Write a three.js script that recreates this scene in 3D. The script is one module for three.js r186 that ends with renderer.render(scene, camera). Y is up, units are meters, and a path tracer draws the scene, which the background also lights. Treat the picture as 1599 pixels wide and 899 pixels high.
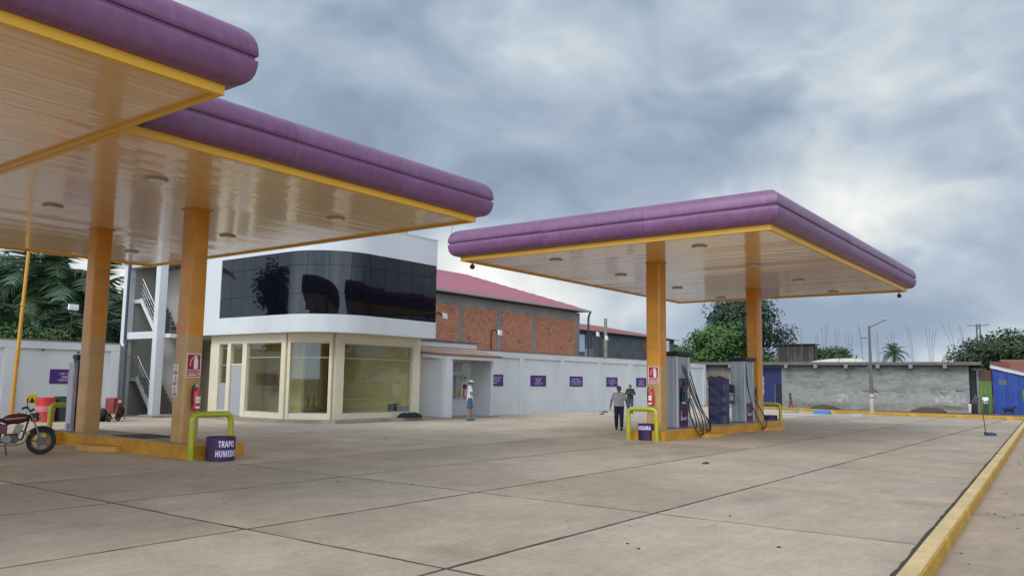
import * as THREE from 'three';
import { RoundedBoxGeometry } from 'three/addons/geometries/RoundedBoxGeometry.js';
import { mergeGeometries, toCreasedNormals } from 'three/addons/utils/BufferGeometryUtils.js';

// ---------------------------------------------------------------- camera, sky, sun, exposure
const scene = new THREE.Scene();
const R = (d) => d * Math.PI / 180;
const camera = new THREE.PerspectiveCamera(39.18, 1024 / 575, 0.1, 3000);
camera.rotation.order = 'YXZ';
camera.position.set(0, 1.75, 0);
camera.rotation.set(R(6.60), R(-53.163), R(0.746));

const EXPOSURE = 1.78, SUN = .82, SKY_GAIN = .62;
function rng(seed) { let a = seed >>> 0; return () => { a = (a + 0x6D2B79F5) >>> 0; let t = a; t = Math.imul(t ^ (t >>> 15), t | 1); t ^= t + Math.imul(t ^ (t >>> 7), t | 61); return ((t ^ (t >>> 14)) >>> 0) / 4294967296; }; }
function hash3(x, y, z) { let h = Math.imul(x, 374761393) ^ Math.imul(y, 668265263) ^ Math.imul(z, 1440662683); h = Math.imul(h ^ (h >>> 13), 1274126177); return ((h ^ (h >>> 16)) >>> 0) / 4294967296; }
const fade = (t) => t * t * (3 - 2 * t), clamp = (v, a = 0, b = 1) => Math.min(b, Math.max(a, v)), mix = (a, b, t) => a + (b - a) * t;
const sstep = (a, b, v) => fade(clamp((v - a) / (b - a)));
function noise2(x, y, seed = 0, period = 0) {
  const xi = Math.floor(x), yi = Math.floor(y), fx = fade(x - xi), fy = fade(y - yi);
  const w = (v) => period ? ((v % period) + period) % period : v;
  const a = hash3(w(xi), w(yi), seed), b = hash3(w(xi + 1), w(yi), seed), c = hash3(w(xi), w(yi + 1), seed), d = hash3(w(xi + 1), w(yi + 1), seed);
  return mix(mix(a, b, fx), mix(c, d, fx), fy);
}
function fbm(x, y, oct = 5, seed = 0, period = 0) { let s = 0, a = .5, n = 0; for (let i = 0; i < oct; i++) { s += a * noise2(x, y, seed + i * 17, period); n += a; a *= .5; x *= 2; y *= 2; period *= 2; } return s / n; }
const toLin = (c) => { c /= 255; return c <= .04045 ? c / 12.92 : ((c + .055) / 1.055) ** 2.4; };

// overcast sky: layered cloud noise on a flat cloud deck, whiter gaps and a heavier grey-blue band low in the south-east
{
  const W = 2048, Hh = 2048, data = new Float32Array(W * Hh * 4);
  const ramp = [[0, 114, 131, 152], [.3, 146, 162, 182], [.55, 173, 187, 201], [.8, 208, 215, 218], [1.1, 240, 241, 236]].map(([t, r, g, b]) => [t, toLin(r), toLin(g), toLin(b)]);
  // [azimuth, elevation, half widths, strength]: openings (+) and heavier banks (-) of the cloud deck
  const banks = [[-18, 21, 5, 2.2, .26], [-14, 10.8, 6, 2.6, .5], [-21, 12.6, 5, 1.8, .3], [-4, 14, 5, 4, .24], [-40, 7.5, 7, 3.5, .5], [-32, 4.5, 8, 3, .32], [-27, 4.5, 6, 2, .1], [-48, 17, 11, 6, -.2], [-25, 14, 9, 2.2, -.17], [-15, 4, 10, 1.7, -.42], [-4, 3, 4, 1.6, .3], [-62, 7, 6, 4, .8], [-34, 22, 12, 3, .1], [-12, 17, 8, 2, .06]];
  for (let j = 0; j < Hh; j++) {
    const el = ((j + .5) / Hh - .5) * Math.PI, sy = Math.sin(el), ce = Math.cos(el), eld = el * 180 / Math.PI;
    for (let i = 0; i < W; i++) {
      const az = ((i + .5) / W - .5) * 2 * Math.PI, azd = az * 180 / Math.PI, e2 = Math.max(eld, -6);
      const wx = fbm(azd / 12, e2 / 7 + 50, 3, 5, 30), wz = fbm(azd / 12, e2 / 7 + 90, 3, 6, 30);
      let t = fbm(azd / 15 + wx * 1.2, e2 / 8 + 100 + wz * 1.2, 4, 11, 24);                      // broad banks
      const t2 = fbm(azd / 7.5 + wx * 1.7, e2 / 4.6 + 100 + wz * 1.7, 5, 31, 48);                // heaps
      const b1 = Math.abs(2 * fbm(azd / 5 + t2 * 1.5, e2 / 3 + 100 + wx * 2, 4, 57, 72) - 1), b2 = fbm(azd / 1.5 + t2 * 3, e2 / 1.1 + 100 + b1 * 2, 3, 77, 240);   // billowed edges, fine wisps
      t = .515 + (t - .5) * .62 + (t2 - .5) * .42 + (.16 - b1) * .16 + (b2 - .5) * .08;
      const wob = (t2 - .5) * 8;
      for (const [a, e, ra, re, s] of banks) { let d = azd - a; if (d > 180) d -= 360; if (d < -180) d += 360; const q = ((d + wob) / ra) ** 2 + ((eld - e + wob * .3) / re) ** 2; if (q < 9) t += s * Math.exp(-q) * (.35 + 1.1 * t2 + .5 * (.16 - b1)); }
      t = clamp(t, 0, 1.1);
      let s = 0; while (s < ramp.length - 2 && t > ramp[s + 1][0]) s++;
      const f = (t - ramp[s][0]) / (ramp[s + 1][0] - ramp[s][0]), o = (j * W + i) * 4;
      const up = SKY_GAIN * (1 + .2 * sstep(26, 75, eld)) * (1 + 3 * sstep(-.15, 1, Math.cos(az - 2.75) * ce)), low = eld < 0 ? mix(1, .45, sstep(0, -8, eld)) : 1;
      for (let c = 0; c < 3; c++) data[o + c] = mix(ramp[s][c + 1], ramp[s + 1][c + 1], f) * up * low;
      data[o + 3] = 1;
    }
  }
  const sky = new THREE.DataTexture(data, W, Hh, THREE.RGBAFormat, THREE.FloatType);
  sky.mapping = THREE.EquirectangularReflectionMapping; sky.magFilter = THREE.LinearFilter; sky.minFilter = THREE.LinearFilter; sky.needsUpdate = true;
  scene.background = sky; scene.environment = sky;
}
const sun = new THREE.DirectionalLight(new THREE.Color(1, .95, .87), SUN);
sun.position.set(-62, 80, -24); sun.target.position.set(20, 0, -15);
sun.castShadow = true; sun.shadow.radius = 45; sun.shadow.mapSize.set(2048, 2048);
Object.assign(sun.shadow.camera, { left: -90, right: 90, top: 90, bottom: -90, near: 1, far: 260 });
scene.add(sun, sun.target);

// ---------------------------------------------------------------- helpers
const taken = {};
function numbered(name) { const n = taken[name] = (taken[name] ?? -1) + 1; return n ? `${name}_${String(n).padStart(3, '0')}` : name; }
function thing(name, label, category, [x, y, z] = [0, 0, 0], turn = 0, group) {
  const o = new THREE.Group(); o.name = numbered(name); scene.add(o); o.position.set(x, y, z); o.rotation.y = turn;
  o.userData = { label, category }; if (group) o.userData.group = group; return o;
}
function part(name, geo, mat, parent, label) {
  const m = new THREE.Mesh(Array.isArray(geo) ? merge(geo) : geo, mat); m.name = name; m.castShadow = m.receiveShadow = true; parent.add(m);
  if (label) m.userData.label = label; return m;
}
function one(name, geo, mat, label, category, group) { const m = part(numbered(name), geo, mat, scene); m.userData = { label, category }; if (group) m.userData.group = group; return m; }
function struct(name, geo, mat, parent = scene) { const m = part(parent === scene ? numbered(name) : name, geo, mat, parent); if (parent === scene) m.userData.kind = 'structure'; return m; }
function copyOf(o, { pos, turn, label, group }) { const c = o.clone(); c.name = numbered(o.name.replace(/_\d{3}$/, '')); scene.add(c); c.position.set(...pos); if (turn !== undefined) c.rotation.y = turn; c.userData = { ...o.userData }; if (label) c.userData.label = label; if (group) c.userData.group = group; return c; }
const V = (x, y, z) => new THREE.Vector3(x, y, z);
function merge(list) {
  const flat = list.map((g) => { const h = g.index ? g.toNonIndexed() : g; for (const k of Object.keys(h.attributes)) if (!['position', 'normal', 'uv'].includes(k)) h.deleteAttribute(k); if (!h.attributes.uv) h.setAttribute('uv', new THREE.BufferAttribute(new Float32Array(h.attributes.position.count * 2), 2)); if (!h.attributes.normal) h.computeVertexNormals(); return h; });
  return flat.length === 1 ? flat[0] : mergeGeometries(flat);
}
// uv in metres from position, by the main direction of each face
function metres(geo, s = 1, ox = 0, oy = 0) {
  const g = geo.index ? geo.toNonIndexed() : geo, p = g.attributes.position, uv = new Float32Array(p.count * 2);
  if (!g.attributes.normal) g.computeVertexNormals();
  for (let i = 0; i < p.count; i += 3) {
    const a = V().fromBufferAttribute(p, i), b = V().fromBufferAttribute(p, i + 1), c = V().fromBufferAttribute(p, i + 2), n = b.clone().sub(a).cross(c.clone().sub(a));
    const ax = Math.abs(n.x), ay = Math.abs(n.y), az = Math.abs(n.z);
    [a, b, c].forEach((q, k) => { const [u, v] = ay >= ax && ay >= az ? [q.x, q.z] : ax >= az ? [q.z, q.y] : [q.x, q.y]; uv[(i + k) * 2] = u * s + ox; uv[(i + k) * 2 + 1] = v * s + oy; });
  }
  g.setAttribute('uv', new THREE.BufferAttribute(uv, 2)); return g;
}
const box = (w, h, d, x = 0, y = 0, z = 0) => new THREE.BoxGeometry(w, h, d).translate(x, y, z);                    // centred
const bx = (x0, x1, y0, y1, z0, z1) => box(x1 - x0, y1 - y0, z1 - z0, (x0 + x1) / 2, (y0 + y1) / 2, (z0 + z1) / 2); // by extents
const rbx = (x0, x1, y0, y1, z0, z1, r = .02, seg = 2) => new RoundedBoxGeometry(x1 - x0, y1 - y0, z1 - z0, seg, r).translate((x0 + x1) / 2, (y0 + y1) / 2, (z0 + z1) / 2);
const cyl = (r0, r1, h, x = 0, y = 0, z = 0, n = 20) => new THREE.CylinderGeometry(r1, r0, h, n).translate(x, y + h / 2, z);   // r0 bottom, base at y
function bar(a, b, r, r2 = r, n = 8) { const d = b.clone().sub(a), g = new THREE.CylinderGeometry(r2, r, d.length(), n); g.applyQuaternion(new THREE.Quaternion().setFromUnitVectors(V(0, 1, 0), d.clone().normalize())); return g.translate((a.x + b.x) / 2, (a.y + b.y) / 2, (a.z + b.z) / 2); }
const P3 = (pts) => pts.map((p) => V(...p));
const tube = (pts, r, seg = 40, n = 8) => new THREE.TubeGeometry(new THREE.CatmullRomCurve3(P3(pts)), seg, r, n);
// tube along a path with rounded corners
function bent(pts, r, rad, n = 10) {
  const path = new THREE.CurvePath(), q = P3(pts); let last = q[0];
  for (let i = 1; i < q.length - 1; i++) { const a = q[i].clone().add(q[i - 1].clone().sub(q[i]).setLength(rad)), b = q[i].clone().add(q[i + 1].clone().sub(q[i]).setLength(rad)); path.add(new THREE.LineCurve3(last, a)); path.add(new THREE.QuadraticBezierCurve3(a, q[i], b)); last = b; }
  path.add(new THREE.LineCurve3(last, q[q.length - 1]));
  return new THREE.TubeGeometry(path, 24 * (q.length - 1), r, n);
}
function quadStrip(rows, closed = false) {   // rows of equal-length point lists -> surface, uv along rows
  const pos = [], uv = [];
  const push = (p, u, v) => { pos.push(p.x, p.y, p.z); uv.push(u, v); };
  for (let i = 0; i < rows.length - 1; i++) for (let j = 0; j < rows[i].length - 1; j++) {
    const a = rows[i][j], b = rows[i][j + 1], c = rows[i + 1][j + 1], d = rows[i + 1][j];
    push(a, i, j); push(b, i, j + 1); push(c, i + 1, j + 1); push(a, i, j); push(c, i + 1, j + 1); push(d, i + 1, j);
  }
  const g = new THREE.BufferGeometry(); g.setAttribute('position', new THREE.Float32BufferAttribute(pos, 3)); g.setAttribute('uv', new THREE.Float32BufferAttribute(uv, 2)); g.computeVertexNormals(); return g;
}
// vertical prism over a plan outline [[x, z], ...]
function prism(outline, y0, y1) { const s = new THREE.Shape(outline.map(([x, z]) => new THREE.Vector2(x, -z))); return new THREE.ExtrudeGeometry(s, { depth: y1 - y0, bevelEnabled: false }).rotateX(-Math.PI / 2).translate(0, y0, 0); }

// ---------------------------------------------------------------- textures and materials
function tex(W, H, fn, { srgb = true, repeat = [1, 1] } = {}) {   // fn(u, v) -> [r, g, b] 0..1 (display values when srgb)
  const d = new Uint8Array(W * H * 4);
  for (let j = 0; j < H; j++) for (let i = 0; i < W; i++) { const c = fn(i / W, j / H), o = (j * W + i) * 4; for (let k = 0; k < 3; k++) d[o + k] = clamp(c[k]) * 255; d[o + 3] = 255; }
  const t = new THREE.DataTexture(d, W, H); t.wrapS = t.wrapT = THREE.RepeatWrapping; t.magFilter = THREE.LinearFilter; t.minFilter = THREE.LinearMipmapLinearFilter; t.generateMipmaps = true;
  if (srgb) t.colorSpace = THREE.SRGBColorSpace; t.repeat.set(...repeat); t.needsUpdate = true; return t;
}
const again = (t, x, y = x) => { const c = t.clone(); c.repeat.set(x, y); c.needsUpdate = true; return c; };
const lin = (r, g, b) => new THREE.Color().setRGB(r, g, b);
const mat = (c, rough = .6, o = {}) => new THREE.MeshStandardMaterial({ color: Array.isArray(c) ? lin(...c) : c, roughness: rough, metalness: 0, ...o });
const phys = (c, rough = .4, o = {}) => new THREE.MeshPhysicalMaterial({ color: Array.isArray(c) ? lin(...c) : c, roughness: rough, metalness: 0, ...o });

// pale multiplier textures: the material colour gives the tone
const grime = tex(512, 512, (u, v) => { const a = fbm(u * 4, v * 4, 5, 3, 4), b = fbm(u * 32, v * 32, 3, 9, 32); const k = .80 + .26 * (a - .35) + .12 * (b - .5); return [k, k * .99, k * .97]; });
const concreteTex = tex(2048, 2048, (u, v) => {   // 9 m of trowelled yard concrete
  const big = fbm(u * 5, v * 5, 5, 41, 5), med = fbm(u * 24, v * 24, 4, 43, 24), fine = fbm(u * 220, v * 220, 2, 47, 220), sweep = fbm(u * 10 + 2 * big, v * 90, 3, 53, 0);
  let k = .87 + .16 * (big - .5) + .10 * (med - .5) + .10 * (fine - .5) + .06 * (sweep - .5);
  const st = fbm(u * 9 + 3, v * 9, 4, 61, 9); k -= .06 * sstep(.62, .78, st);
  const pit = noise2(u * 420, v * 420, 67, 420); if (pit > .985) k -= .16;
  const w = .5 * (fbm(u * 3, v * 3, 3, 71, 3) - .5);
  return [k * (1 + .05 * w), k, k * (1 - .09 * w)];
});
const concreteBump = tex(1024, 1024, (u, v) => { const k = .5 + .5 * (fbm(u * 60, v * 60, 4, 77, 60) - .5) + .25 * (noise2(u * 300, v * 300, 79, 300) - .5); return [k, k, k]; }, { srgb: false });
const streakTex = tex(512, 512, (u, v) => { const a = fbm(u * 60, v * 3, 4, 83, 60), b = fbm(u * 6, v * 4, 4, 87, 6); const k = .88 + .17 * (a - .5) + .10 * (b - .5); return [k, k * (.98 + .04 * b), k]; });
const plasterTex = tex(1024, 1024, (u, v) => { const a = fbm(u * 5, v * 5, 5, 91, 5), st = fbm(u * 40, v * 2.5, 4, 95, 40), f = fbm(u * 120, v * 120, 2, 97, 120); const k = .93 + .09 * (a - .5) + .022 * (st - .5) + .03 * (f - .5); return [k, k, k * .995]; });
const woodTex = tex(512, 512, (u, v) => { const a = fbm(u * 40, v * 3, 4, 103, 40), b = fbm(u * 5, v * 5, 3, 107, 5); const k = .6 + .5 * (a - .5) + .35 * (b - .5); return [k, k * .97, k * .93]; });
const waveTex = tex(512, 512, (u, v) => { const k = .5 + .6 * (fbm(u * 6, v * 6, 3, 113, 6) - .5); return [k, k, k]; }, { srgb: false });
const barkTex = tex(256, 256, (u, v) => { const k = .6 + .6 * (fbm(u * 24, v * 5, 4, 121, 24) - .5); return [k, k * .95, k * .9]; });

const M = {};
{
  const slab = (r, g, b) => mat([r, g, b], .82, { map: again(concreteTex, 1 / 9), bumpMap: again(concreteBump, 1 / 3), bumpScale: .004 });
  M.slabs = [slab(.495, .395, .295), slab(.472, .374, .278), slab(.51, .41, .308), slab(.46, .362, .268), slab(.495, .398, .30)];
  M.shadeFillSlabs = [slab(.63, .51, .39), slab(.61, .495, .38), slab(.645, .525, .405)];  // back rows: colour lightened to make up for heavy shade around the canopies
  M.joint = mat([.055, .044, .034], .95);
  M.pavement = mat([.44, .33, .235], .85, { map: again(concreteTex, 1 / 7), bumpMap: again(concreteBump, 1 / 3), bumpScale: .004 });
  M.islandTop = mat([.42, .36, .29], .8, { map: again(concreteTex, 1 / 5) });
  M.dirt = mat([.20, .15, .095], .95, { map: again(grime, 1 / 6) });
  M.road = mat([.075, .07, .062], .9, { map: again(grime, 1 / 8) });
  M.verge = mat([.07, .085, .035], .95, { map: again(grime, 1 / 3) });
  M.yellow = mat([.74, .36, .022], .42, { map: again(grime, .5) });
  M.kerb = mat([.66, .36, .035], .6, { map: again(concreteTex, 1 / 2.5) });
  M.kerbTop = mat([.72, .52, .25], .8, { map: again(concreteTex, 1 / 2.5) });
  M.trim = mat([.80, .43, .03], .38);
  M.purples = [1, .94, 1.06].map((k) => phys([.235 * k, .092 * k, .208 * k], .42, { map: again(streakTex, 1 / 6, 1), clearcoat: .25, clearcoatRoughness: .35 }));
  M.soffit = ['a', 'b', 'c'].map((_, i) => phys([.78 - .02 * i, .475 - .015 * i, .20 - .01 * i], .30, { bumpMap: again(waveTex, 1 / 3), bumpScale: .006, clearcoat: .9, clearcoatRoughness: .10 }));
  M.deck = mat([.4, .4, .4], .7);
  M.white = mat([.69, .70, .71], .65, { map: again(plasterTex, 1 / 5) });
  M.whiteClean = mat([.70, .71, .725], .5, { map: again(plasterTex, 1 / 7) });
  M.cream = mat([.80, .71, .52], .6, { map: again(plasterTex, 1 / 4) });
  M.grey = mat([.32, .34, .36], .45);
  M.greyDark = mat([.1, .105, .11], .5);
  M.silver = phys([.36, .39, .42], .38, { metalness: .35 });
  M.black = mat([.014, .014, .016], .5);
  M.rubber = mat([.018, .018, .018], .75);
  M.blackGlass = phys([.003, .004, .008], .02, { ior: 1.52 });
  M.glass = phys([.93, .97, .93], .0, { transmission: 1, thickness: 0, ior: 1.5 });
  M.steel = mat([.5, .5, .5], .3, { metalness: .9 });
  M.red = phys([.55, .022, .025], .35, { clearcoat: .5 });
  M.purpleDark = mat([.055, .016, .085], .45, { map: again(grime, 1) });
  M.lime = phys([.55, .56, .022], .35, { clearcoat: .4, map: again(grime, 2) });
  M.signPurple = mat([.085, .018, .15], .5);
  M.concrete = mat([.30, .285, .26], .9, { map: again(concreteTex, 1 / 4) });
  M.leafA = mat([.035, .075, .018], .75, { side: THREE.DoubleSide, vertexColors: true });
  M.bark = mat([.13, .095, .065], .95, { map: again(barkTex, 1) });
  M.skin = mat([.24, .125, .075], .6);
  M.skinLight = mat([.30, .165, .105], .6);
  M.hair = mat([.010, .008, .007], .6);
}
function canvasTex(w, h, draw) { const c = document.createElement('canvas'); c.width = w; c.height = h; draw(c.getContext('2d'), w, h); const t = new THREE.CanvasTexture(c); t.colorSpace = THREE.SRGBColorSpace; t.magFilter = THREE.LinearFilter; return t; }

// ---------------------------------------------------------------- ground, yard slabs, kerbs, road
const terrainY = (x) => -.06 - .46 * sstep(60, 72, x);
{
  const xs = [-700, -120, -20, 0, 30, 56, 60, 62, 64, 66, 68, 70, 72, 90, 140, 300, 1200], zs = [-1200, -300, -120, -60, -30, -10, 0, 15, 40, 120, 700];
  const g = quadStrip(zs.map((z) => xs.map((x) => V(x, terrainY(x), z))));
  struct('ground', metres(g), M.dirt);
}
const zKerb = (x) => -1.63 - .0567 * (x - 7.69);             // yard side of the long yellow kerb
const farKerb = [[53.2, -4.2], [53.5, -9], [54.8, -15.2], [58, -19.3], [60.6, -26.2]];
const xFar = (z) => { for (let i = 0; i < farKerb.length - 1; i++) { const [xa, za] = farKerb[i], [xb, zb] = farKerb[i + 1]; if (z <= za && z >= zb) return mix(xa, xb, (z - za) / (zb - za)); } return z > -5 ? 53.2 : 60.6; };
const forecourt = struct('forecourt', metres(prism([[-12, zKerb(-12) - .02], [53.2, -4.2], ...farKerb.slice(1), [60.6, -40], [-12, -40]], -.055, -.0055)), M.joint);
{
  const r = rng(5), wide = .03, thin = .010;
  const xl = [-12, -8.2, -4.3, -.2, 1.8, 5.93, 10.19, 14.1, 18.2, 22.2, 26.2, 30.1, 33.9, 37.9, 41.9, 45.9, 49.9, 'far'], gx = [wide, wide, wide, wide, thin, wide, wide, thin, thin, thin, thin, thin, .02, thin, thin, thin, thin, 0];
  const zl = ['kerb', -5.17, -8.28, -11.38, -14.5, -17.6, -20.7, -23.8, -27, -30.1, -33.2, -36.5, -39.9], gz = [0, wide, wide, .034, .03, .018, thin, thin, thin, thin, thin, thin, thin];
  for (let j = 0; j < zl.length - 1; j++) for (let i = 0; i < xl.length - 1; i++) {
    const xa = xl[i] + gx[i], za = zl[j], zb = zl[j + 1] + gz[j + 1];
    const zN = (x) => za === 'kerb' ? zKerb(x) - .15 : za - gz[j];
    const xb = xl[i + 1] === 'far' ? null : xl[i + 1] - gx[i + 1];
    const xn = xb ?? xFar(za === 'kerb' ? -4.2 : za) - .06, xf = xb ?? xFar(zb) - .06;
    const cs = [[xa, zN(xa)], [xn, zN(xn)], [xf, zb], [xa, zb]], out = [];
    cs.forEach(([x, z], k) => {   // worn, slightly ragged arrises on the nearer slabs
      const [x2, z2] = cs[(k + 1) % 4], L = Math.hypot(x2 - x, z2 - z), n = z > -21 && x < 34 ? Math.ceil(L / .3) : 1;
      for (let q = 0; q < n; q++) { const f = q / n, e = q ? (r() - .5) * .024 : 0; out.push([mix(x, x2, f) - (z2 - z) / L * e, mix(z, z2, f) + (x2 - x) / L * e]); }
    });
    const top = (r() - .5) * .003;
    struct('concrete_slab', metres(prism(out, -.05, top), 1, r() * 9, r() * 9), j >= 4 ? M.shadeFillSlabs[Math.floor(r() * 3)] : M.slabs[Math.floor(r() * 5)], forecourt);
  }
}
{
  const prof = [[0, -.06], [.003, .14], [.02, .158], [.17, .158], [.187, .14], [.19, -.06]];
  const kr = rng(8), rows = [];
  for (let x = -12; x <= 53.3; x += 1.45) { const j = (kr() - .5) * .008, k = (kr() - .5) * .006; rows.push(prof.map(([o, y]) => V(x, y + (y > 0 ? k : 0), zKerb(x) + o + j))); }
  const k1 = struct('kerb', toCreasedNormals(metres(quadStrip(rows)), .6), M.kerb); struct('worn_top', metres(quadStrip(rows.map((q) => [V(q[2].x, q[2].y + .004, q[2].z - .004), V(q[3].x, q[3].y + .004, q[3].z + .002)]))), M.kerbTop, k1);
  const rows2 = [];
  for (let i = 0; i < farKerb.length; i++) { const [x, z] = farKerb[i], [xa, za] = farKerb[Math.max(0, i - 1)], [xb, zb] = farKerb[Math.min(farKerb.length - 1, i + 1)], d = V(xb - xa, 0, zb - za).normalize(), n = V(-d.z, 0, d.x); rows2.push(prof.map(([o, y]) => V(x + n.x * o, y + .0 + (y > 0 ? .03 : 0), z + n.z * o))); }
  struct('kerb', toCreasedNormals(metres(quadStrip(rows2)), .6), M.kerb);
  struct('pavement', metres(quadStrip([[-40, -12, 0, 8, 20, 35, 53.4].map((x) => V(x, -.004, 14)), [-40, -12, 0, 8, 20, 35, 53.4].map((x) => V(x, -.004, zKerb(x) + .12))])), M.pavement);
  const xr = [58, 60, 62, 64, 66, 68, 70, 72, 78.6];
  struct('road', metres(quadStrip([90, 20, -10, -30, -120].map((z) => xr.map((x) => V(x + (z < -10 ? (z + 10) * -.1 : 0), terrainY(x) + .012, z))))), M.road);
}

// ---------------------------------------------------------------- canopies
const soffitY = 5.66;
const fascia = { lower: [[-.06, 5.735], [.06, 5.738], [.13, 5.752], [.19, 5.785], [.24, 5.84], [.275, 5.92], [.293, 6.01], [.298, 6.07], [.298, 6.108], [.294, 6.113], [.27, 6.116]], groove: [[.27, 6.116], [.266, 6.118], [.266, 6.172], [.27, 6.174]], upper: [[.27, 6.174], [.296, 6.176], [.3, 6.18], [.299, 6.26], [.284, 6.36], [.25, 6.445], [.195, 6.52], [.12, 6.575], [.03, 6.605], [-.2, 6.615], [-.2, 6.58]] };
function canopy(name, label, [x0, x1, zb, zf], along, opt) {
  const t = thing(name, label, 'canopy', [0, 0, 0], 0, opt.group), r = rng(opt.seed);
  // yellow edge trim
  const w = .1, ty0 = 5.6, ty1 = 5.745;
  for (const b of [[x0, x1, zf - w, zf], [x0, x1, zb, zb + w], [x0, x0 + w, zb + w, zf - w], [x1 - w, x1, zb + w, zf - w]]) part('edge_trim', rbx(b[0], b[1], ty0, ty1, b[2], b[3], .008, 1), M.trim, t);
  // soffit boards
  const pitch = .2;
  if (along === 'x') for (let z = zb + w; z < zf - w - .02; z += pitch) {
    const d = Math.min(pitch - .006, zf - w - z), g = metres(rbx(x0 + w, x1 - w, -.012, .012, -d / 2, d / 2, .004, 1), 1, r() * 5, r() * 5);
    const m = part('soffit_board', g, M.soffit[Math.floor(r() * 3)], t); m.position.set(0, soffitY + (r() - .5) * .003, z + d / 2); m.rotation.x = (r() - .5) * .038;
  } else for (let x = x0 + w; x < x1 - w - .02; x += pitch) {
    const d = Math.min(pitch - .006, x1 - w - x), g = metres(rbx(-d / 2, d / 2, -.012, .012, zb + w, zf - w, .004, 1), 1, r() * 5, r() * 5);
    const m = part('soffit_board', g, M.soffit[Math.floor(r() * 3)], t); m.position.set(x + d / 2, soffitY + (r() - .5) * .003, 0); m.rotation.z = (r() - .5) * .03;
  }
  part('roof_deck', bx(x0 + .02, x1 - .02, 5.76, 6.5, zb + .02, zf - .02), M.deck, t);
  // rolled purple fascia, one run per side: [from, to, outward, mitre at from, mitre at to]
  const sides = opt.sides ?? { f: [x0, x1, 1, 1], b: [x1, x0, 1, 1], r: [zf, zb, 1, 1], l: [zb, zf, 1, 1] };
  for (const [k, [a, b, ma, mb]] of Object.entries(sides)) for (const [lobe, prof] of Object.entries(fascia)) {
    const n = Math.round(Math.abs(b - a) / 3), sg = Math.sign(b - a);   // sheet lengths of about 3 m with hairline joints
    for (let q = 0; q < n; q++) {
      const pa = mix(a, b, q / n) + (q ? sg * .002 : 0), pb = mix(a, b, (q + 1) / n) - (q < n - 1 ? sg * .002 : 0), d = (r() - .5) * .004;
      const rows = [pa, pb].map((s, e) => prof.map(([o, y]) => {
        const u = s + sg * (e ? (q === n - 1 ? mb : 0) : (q ? 0 : -ma)) * o, w = o + d;
        return k === 'f' ? V(u, y, zf + w) : k === 'b' ? V(u, y, zb - w) : k === 'r' ? V(x1 + w, y, u) : V(x0 - w, y, u);
      }));
      const L = Math.abs(pb - pa), g = quadStrip(rows), uv = g.attributes.uv, o0 = r() * 6; for (let i = 0; i < uv.count; i++) uv.setXY(i, uv.getX(i) * L + o0, uv.getY(i) * .1);
      part(lobe === 'groove' ? 'fascia_groove' : 'fascia_panel', toCreasedNormals(g, .9), M.purples[Math.floor(r() * 3)], t);
    }
  }
  for (const [x, z] of opt.lamps ?? []) {
    const l = part('lamp', [new THREE.CylinderGeometry(.235, .2, .045, 8).rotateY(Math.PI / 8).translate(x, soffitY - .034, z)], M.lampRim, t);
    part('diffuser', new THREE.CylinderGeometry(.17, .16, .02, 16).translate(x, soffitY - .062, z), M.diffuser, l);
  }
  for (const [x, z, split, y0] of opt.columns ?? []) {
    const cg = columnGeo(opt.size ?? .5, y0, soffitY - .01), c = part('column', cg, columnMat(split, opt.seed + z), t); c.position.set(x, 0, z);
    part('collar', rbx(x - .262, x + .262, soffitY - .04, soffitY - .008, z - .262, z + .262, .01, 1), M.orange, c).position.set(-x, 0, -z);
  }
  return t;
}
M.lampRim = mat([.38, .30, .22], .5); M.diffuser = phys([.7, .7, .66], .2); M.orange = mat([.62, .26, .012], .4);
function columnGeo(s, y0, y1) {
  const ring = [], rr = .07, h = s / 2 - rr; let u = 0;
  for (const [cx, cz, a0] of [[h, h, 0], [-h, h, 90], [-h, -h, 180], [h, -h, 270]]) for (let k = 0; k <= 4; k++) { const a = R(a0 + k * 22.5); ring.push([cx + rr * Math.cos(a), cz + rr * Math.sin(a)]); }
  ring.push(ring[0]);
  const rows = [y1, y0].map((y) => ring.map(([x, z]) => V(x, y, z))), g = quadStrip(rows), uv = g.attributes.uv, p = g.attributes.position;
  for (let i = 0; i < uv.count; i++) uv.setXY(i, uv.getY(i) / (ring.length - 1), p.getY(i) / 5.7);
  const cn = toCreasedNormals(g, .5); return cn;
}
function columnMat(split, seed) {   // orange gloss paint above, bare tan base coat below with a ragged edge
  const t = tex(128, 512, (u, v) => {
    const y = v * 5.7, e = split + .14 * (noise2(u * 9, 3, Math.floor(seed), 9) - .5) + .05 * (noise2(u * 40, 7, 5, 40) - .5), n = fbm(u * 6, v * 14, 4, 131, 0), k = .94 + .18 * (n - .5);
    return y > e ? [.91 * k, .60 * k, .08 * k] : [.82 * k, .63 * k, .38 * k];
  });
  t.wrapS = THREE.RepeatWrapping;
  return phys([.92, .92, .92], .38, { map: t, clearcoat: .35, clearcoatRoughness: .25 });
}
const grp = 'purple and yellow station canopies';
canopy('station_canopy', 'nearest purple edged canopy at the top left corner, overlapping the front of the next one', [-3.2, 6.2, -24, -9.62], 'x', { seed: 11, lamps: [[1.5, -13], [1.5, -18]], columns: [[1.6, -13.6, 2.8, -.01], [1.6, -20, 2.8, -.01]], sides: { f: [-3.2, 6.2, 1, 1], r: [-9.62, -12.06, 1, 0], l: [-24, -9.62, 1, 1], b: [6.2, -3.2, 0, 1] } });
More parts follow.
